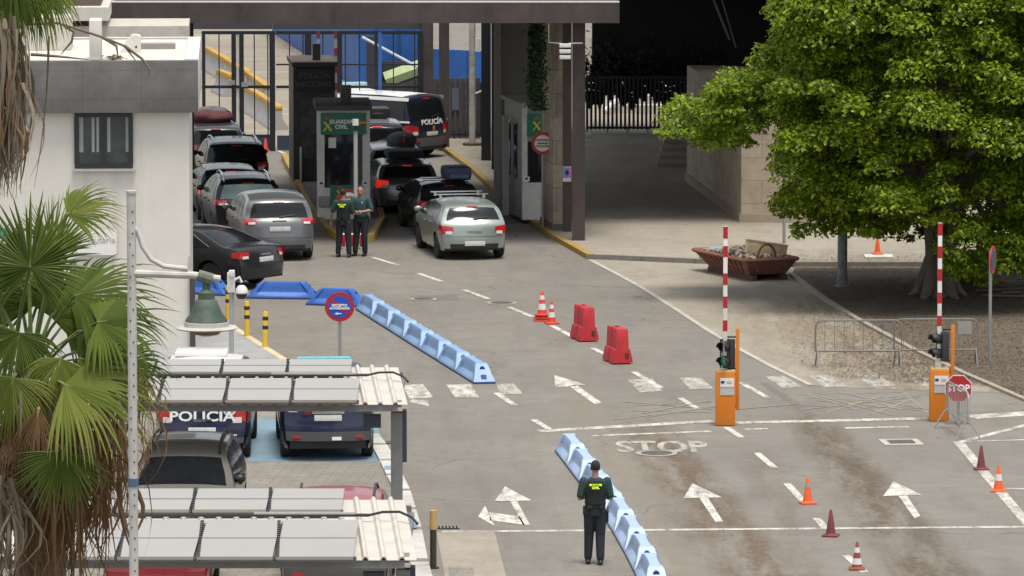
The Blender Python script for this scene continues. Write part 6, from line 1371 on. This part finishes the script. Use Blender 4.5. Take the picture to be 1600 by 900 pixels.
fr = [ # hub, tip direction point, radius px, facing, material, spread, droop, petiole base
 ((47, 417, -1.0), (56, 300, -1.0), 112, (-.1, -1, .15), frond_m, 150, .12, (20, 560, -.2)),
 ((104, 335, -.3), (190, 296, -.2), 100, (-.5, -.7, .5), frond_y, 75, .5, (50, 560, .1)),
 ((117, 462, -.7), (230, 430, -.6), 150, (.0, -.6, .8), frond_m, 95, .55, (40, 585, -.2)),
 ((153, 503, -1.0), (270, 492, -1.0), 125, (.05, -.6, .8), frond_m, 110, .6, (60, 580, -.3)),
 ((100, 600, -1.3), (215, 640, -1.5), 170, (.3, -.7, .7), frond_y, 80, .7, (50, 590, -.4)),
 ((125, 560, -.9), (230, 585, -.9), 125, (.2, -.7, .7), frond_m, 95, .7, (60, 590, -.4)),
 ((100, 706, -1.4), (88, 800, -1.5), 100, (.1, -1, .1), frond_m, 85, .1, (125, 650, -.5)),
 ((20, 590, -1.2), (8, 680, -1.3), 105, (0, -.9, .4), frond_y, 90, .5, (40, 585, -.3)),
 ((95, 560, -1.1), (80, 640, -1.2), 85, (.1, -.9, .4), frond_y, 80, .6, (60, 580, -.4)),
 ((-10, 440, -.5), (-40, 350, -.5), 110, (.2, -1, .2), frond_m, 110, .3, (20, 570, -.1)),
 ((60, 470, .5), (40, 380, .6), 120, (0, -1, .2), frond_m, 120, .5, (30, 580, .2)),
 ((80, 400, .6), (110, 290, .8), 100, (.2, -1, .2), frond_m, 60, .15, (50, 570, .2)),
 ((160, 570, .4), (240, 620, .6), 120, (.3, -.8, .5), frond_m, 90, .8, (70, 590, .1)),
 ((30, 520, -.9), (10, 600, -1.0), 100, (0, -1, .3), frond_m, 100, .6, (35, 580, -.2)),
]
for k in range(12):
    a = -1.5 + k * 3.2 / 11 + random.uniform(-.15, .15); q = random.uniform(70, 150); hx, hy = 55 + math.sin(a) * q, 555 - math.cos(a) * q * .8 + (30 if abs(a) > 1 else 0); dy = random.uniform(.1, .9)
    fr.append(((hx, hy, dy), (hx + math.sin(a) * 90, hy - math.cos(a) * 60 + 30, dy + .1), random.uniform(85, 115), (math.sin(a) * .4, -.8, .45), random.choice((frond_m, frond_m, frond_y)), 95, .8, (50, 590, .2)))
for h_, t_, r_, f_, m_, s_, d_, p_ in fr: fan(palm, PP(*h_), PP(*t_), r_ * KP, f_, m_, spread=s_, droop=d_, pet=PP(*p_))
def strips(root, n, cx, top, bot, m, name, w=.02, splay=.5, dy=(-.9, .6), jitter=.12):
    mb = MB()
    for k in range(n):
        x = random.gauss(0, 1) * cx[1] + cx[0]; y0 = random.uniform(*top); y1 = random.uniform(*bot); y1 = max(y1, y0 + 60); d = random.uniform(*dy)
        a = A(x, y0, YP + d) - root.location; b = A(x + (x - cx[0]) * splay * .3 + random.gauss(0, 9), y1, YP + d - .1) - root.location; ww = w * random.uniform(.4, 1.5); side = Vector((math.cos(k * 2.4), math.sin(k * 2.4), 0)); cur = Vector((random.gauss(0, jitter), random.gauss(0, .08), 0)); rows = []
        for i in range(6):
            t = i / 5; p = a.lerp(b, t) + cur * math.sin(t * math.pi); wv = ww * (1.1 - t * .95); tw = Matrix.Rotation(t * random.uniform(-.8, .8), 3, 'Z') @ side; rows.append([p - tw * wv, p + Vector((0, -wv * .4, 0)), p + tw * wv])
        mb.grid(rows)
    return mb.build(name, m, root, 60)
strips(palm, 520, (70, 48), (600, 780), (720, 960), dead_m, 'dead_frond_skirt', .02); strips(palm, 240, (55, 55), (560, 700), (660, 820), grey_dead, 'dead_leaflets', .014, dy=(-1.2, .3))
strips(palm, 110, (175, 14), (630, 690), (740, 840), dead_m, 'hanging_shreds', .009, 1.0, (-.4, .4)); strips(palm, 26, (232, 9), (590, 640), (640, 780), dead_m, 'hanging_fibres', .008, .3, (-.5, .0)); strips(palm, 60, (4, 12), (740, 800), (880, 940), grey_dead, 'grey_fibres', .014, .2, (-1.4, -1.0))
for h_, t_, r_, f_ in [((60, 640, -1.3), (45, 740, -1.4), 110, (0, -1, .2)), ((20, 650, -1.2), (5, 760, -1.3), 120, (0, -1, .2)), ((120, 640, -.9), (135, 730, -1.0), 100, (.2, -1, .2)), ((150, 600, -.6), (225, 575, -.6), 80, (.2, -.8, .6))]:
    fan(palm, PP(*h_), PP(*t_), r_ * KP, f_, dead_m, n=22, spread=42, droop=1.0, fuse=.22, name='dead_frond', pet=PP(70, 600, -.2), pm=mat('petiole_dry', (.3, .19, .1), .7))
mb = MB(); mb.tube([(0, 0, 0), (0, 0, 5), (0, .05, pb.z + .2)], [.3, .25, .2], 14); mb.build('trunk', mat('palm_trunk', (.13, .09, .06), .95, var=.4, bump=.6), palm)
# second, taller palm at the left edge
YP2 = 47.0; pt = A(-52, 20, YP2); palm2 = thing('tall_palm', 'tall palm trunk with a long grey brown skirt at the upper left edge', 'palm', (pt.x, YP2, 0))
YP = YP2
def Q(px, py, dy=0.0): return A(px, py, YP2 + dy) - palm2.location
strips(palm2, 420, (0, 18), (20, 180), (170, 312), grey_dead, 'dead_frond_skirt', .016, -.6, (-.7, .3), .06); strips(palm2, 160, (8, 16), (60, 200), (160, 290), dead_m, 'dead_leaflets', .012, -.3, (-.7, .3), .06)
mb = MB(); mb.tube([(-.02, .1, 0), (-.02, .1, pt.z)], [.25, .2], 14); mb.build('trunk', MATS['palm_trunk'], palm2)
for h_, t_, r_, f_, m_ in [((30, -30, -.4), (55, 60, -.4), 100, (0, -1, .1), frond_m), ((60, -40, -.3), (75, 40, -.3), 115, (-.2, -1, .1), frond_y), ((0, -40, -.5), (10, 30, -.6), 100, (.2, -1, .1), frond_m), ((85, -30, -.1), (125, 5, 0), 60, (-.2, -1, .3), frond_y), ((20, -60, -.6), (40, 20, -.6), 105, (0, -1, .2), frond_m)]:
    fan(palm2, Q(*h_), Q(*t_), r_ * KP, f_, m_, n=34, spread=48, droop=.5, pet=Q(0, 0, 0))
mb = MB(); tw = [(40, 38), (90, 36), (120, 45), (160, 58), (195, 72), (212, 95)]; tw2 = [(100, 40), (115, 50), (112, 65), (95, 85)]; tw3 = [(160, 58), (182, 72), (185, 92)]; tw4 = [(195, 72), (222, 92), (234, 108), (233, 118)]; tw5 = [(48, 85), (90, 88), (138, 93)]
for t in (tw, tw2, tw3, tw4, tw5): mb.tube([Q(x, y, .0) for x, y in t], [.014] + [.011] * (len(t) - 2) + [.004], 6)
mb.build('flower_stalk', mat('dry_stalk', (.17, .13, .09), .8, var=.3), palm2)
bpy.context.view_layer.update()
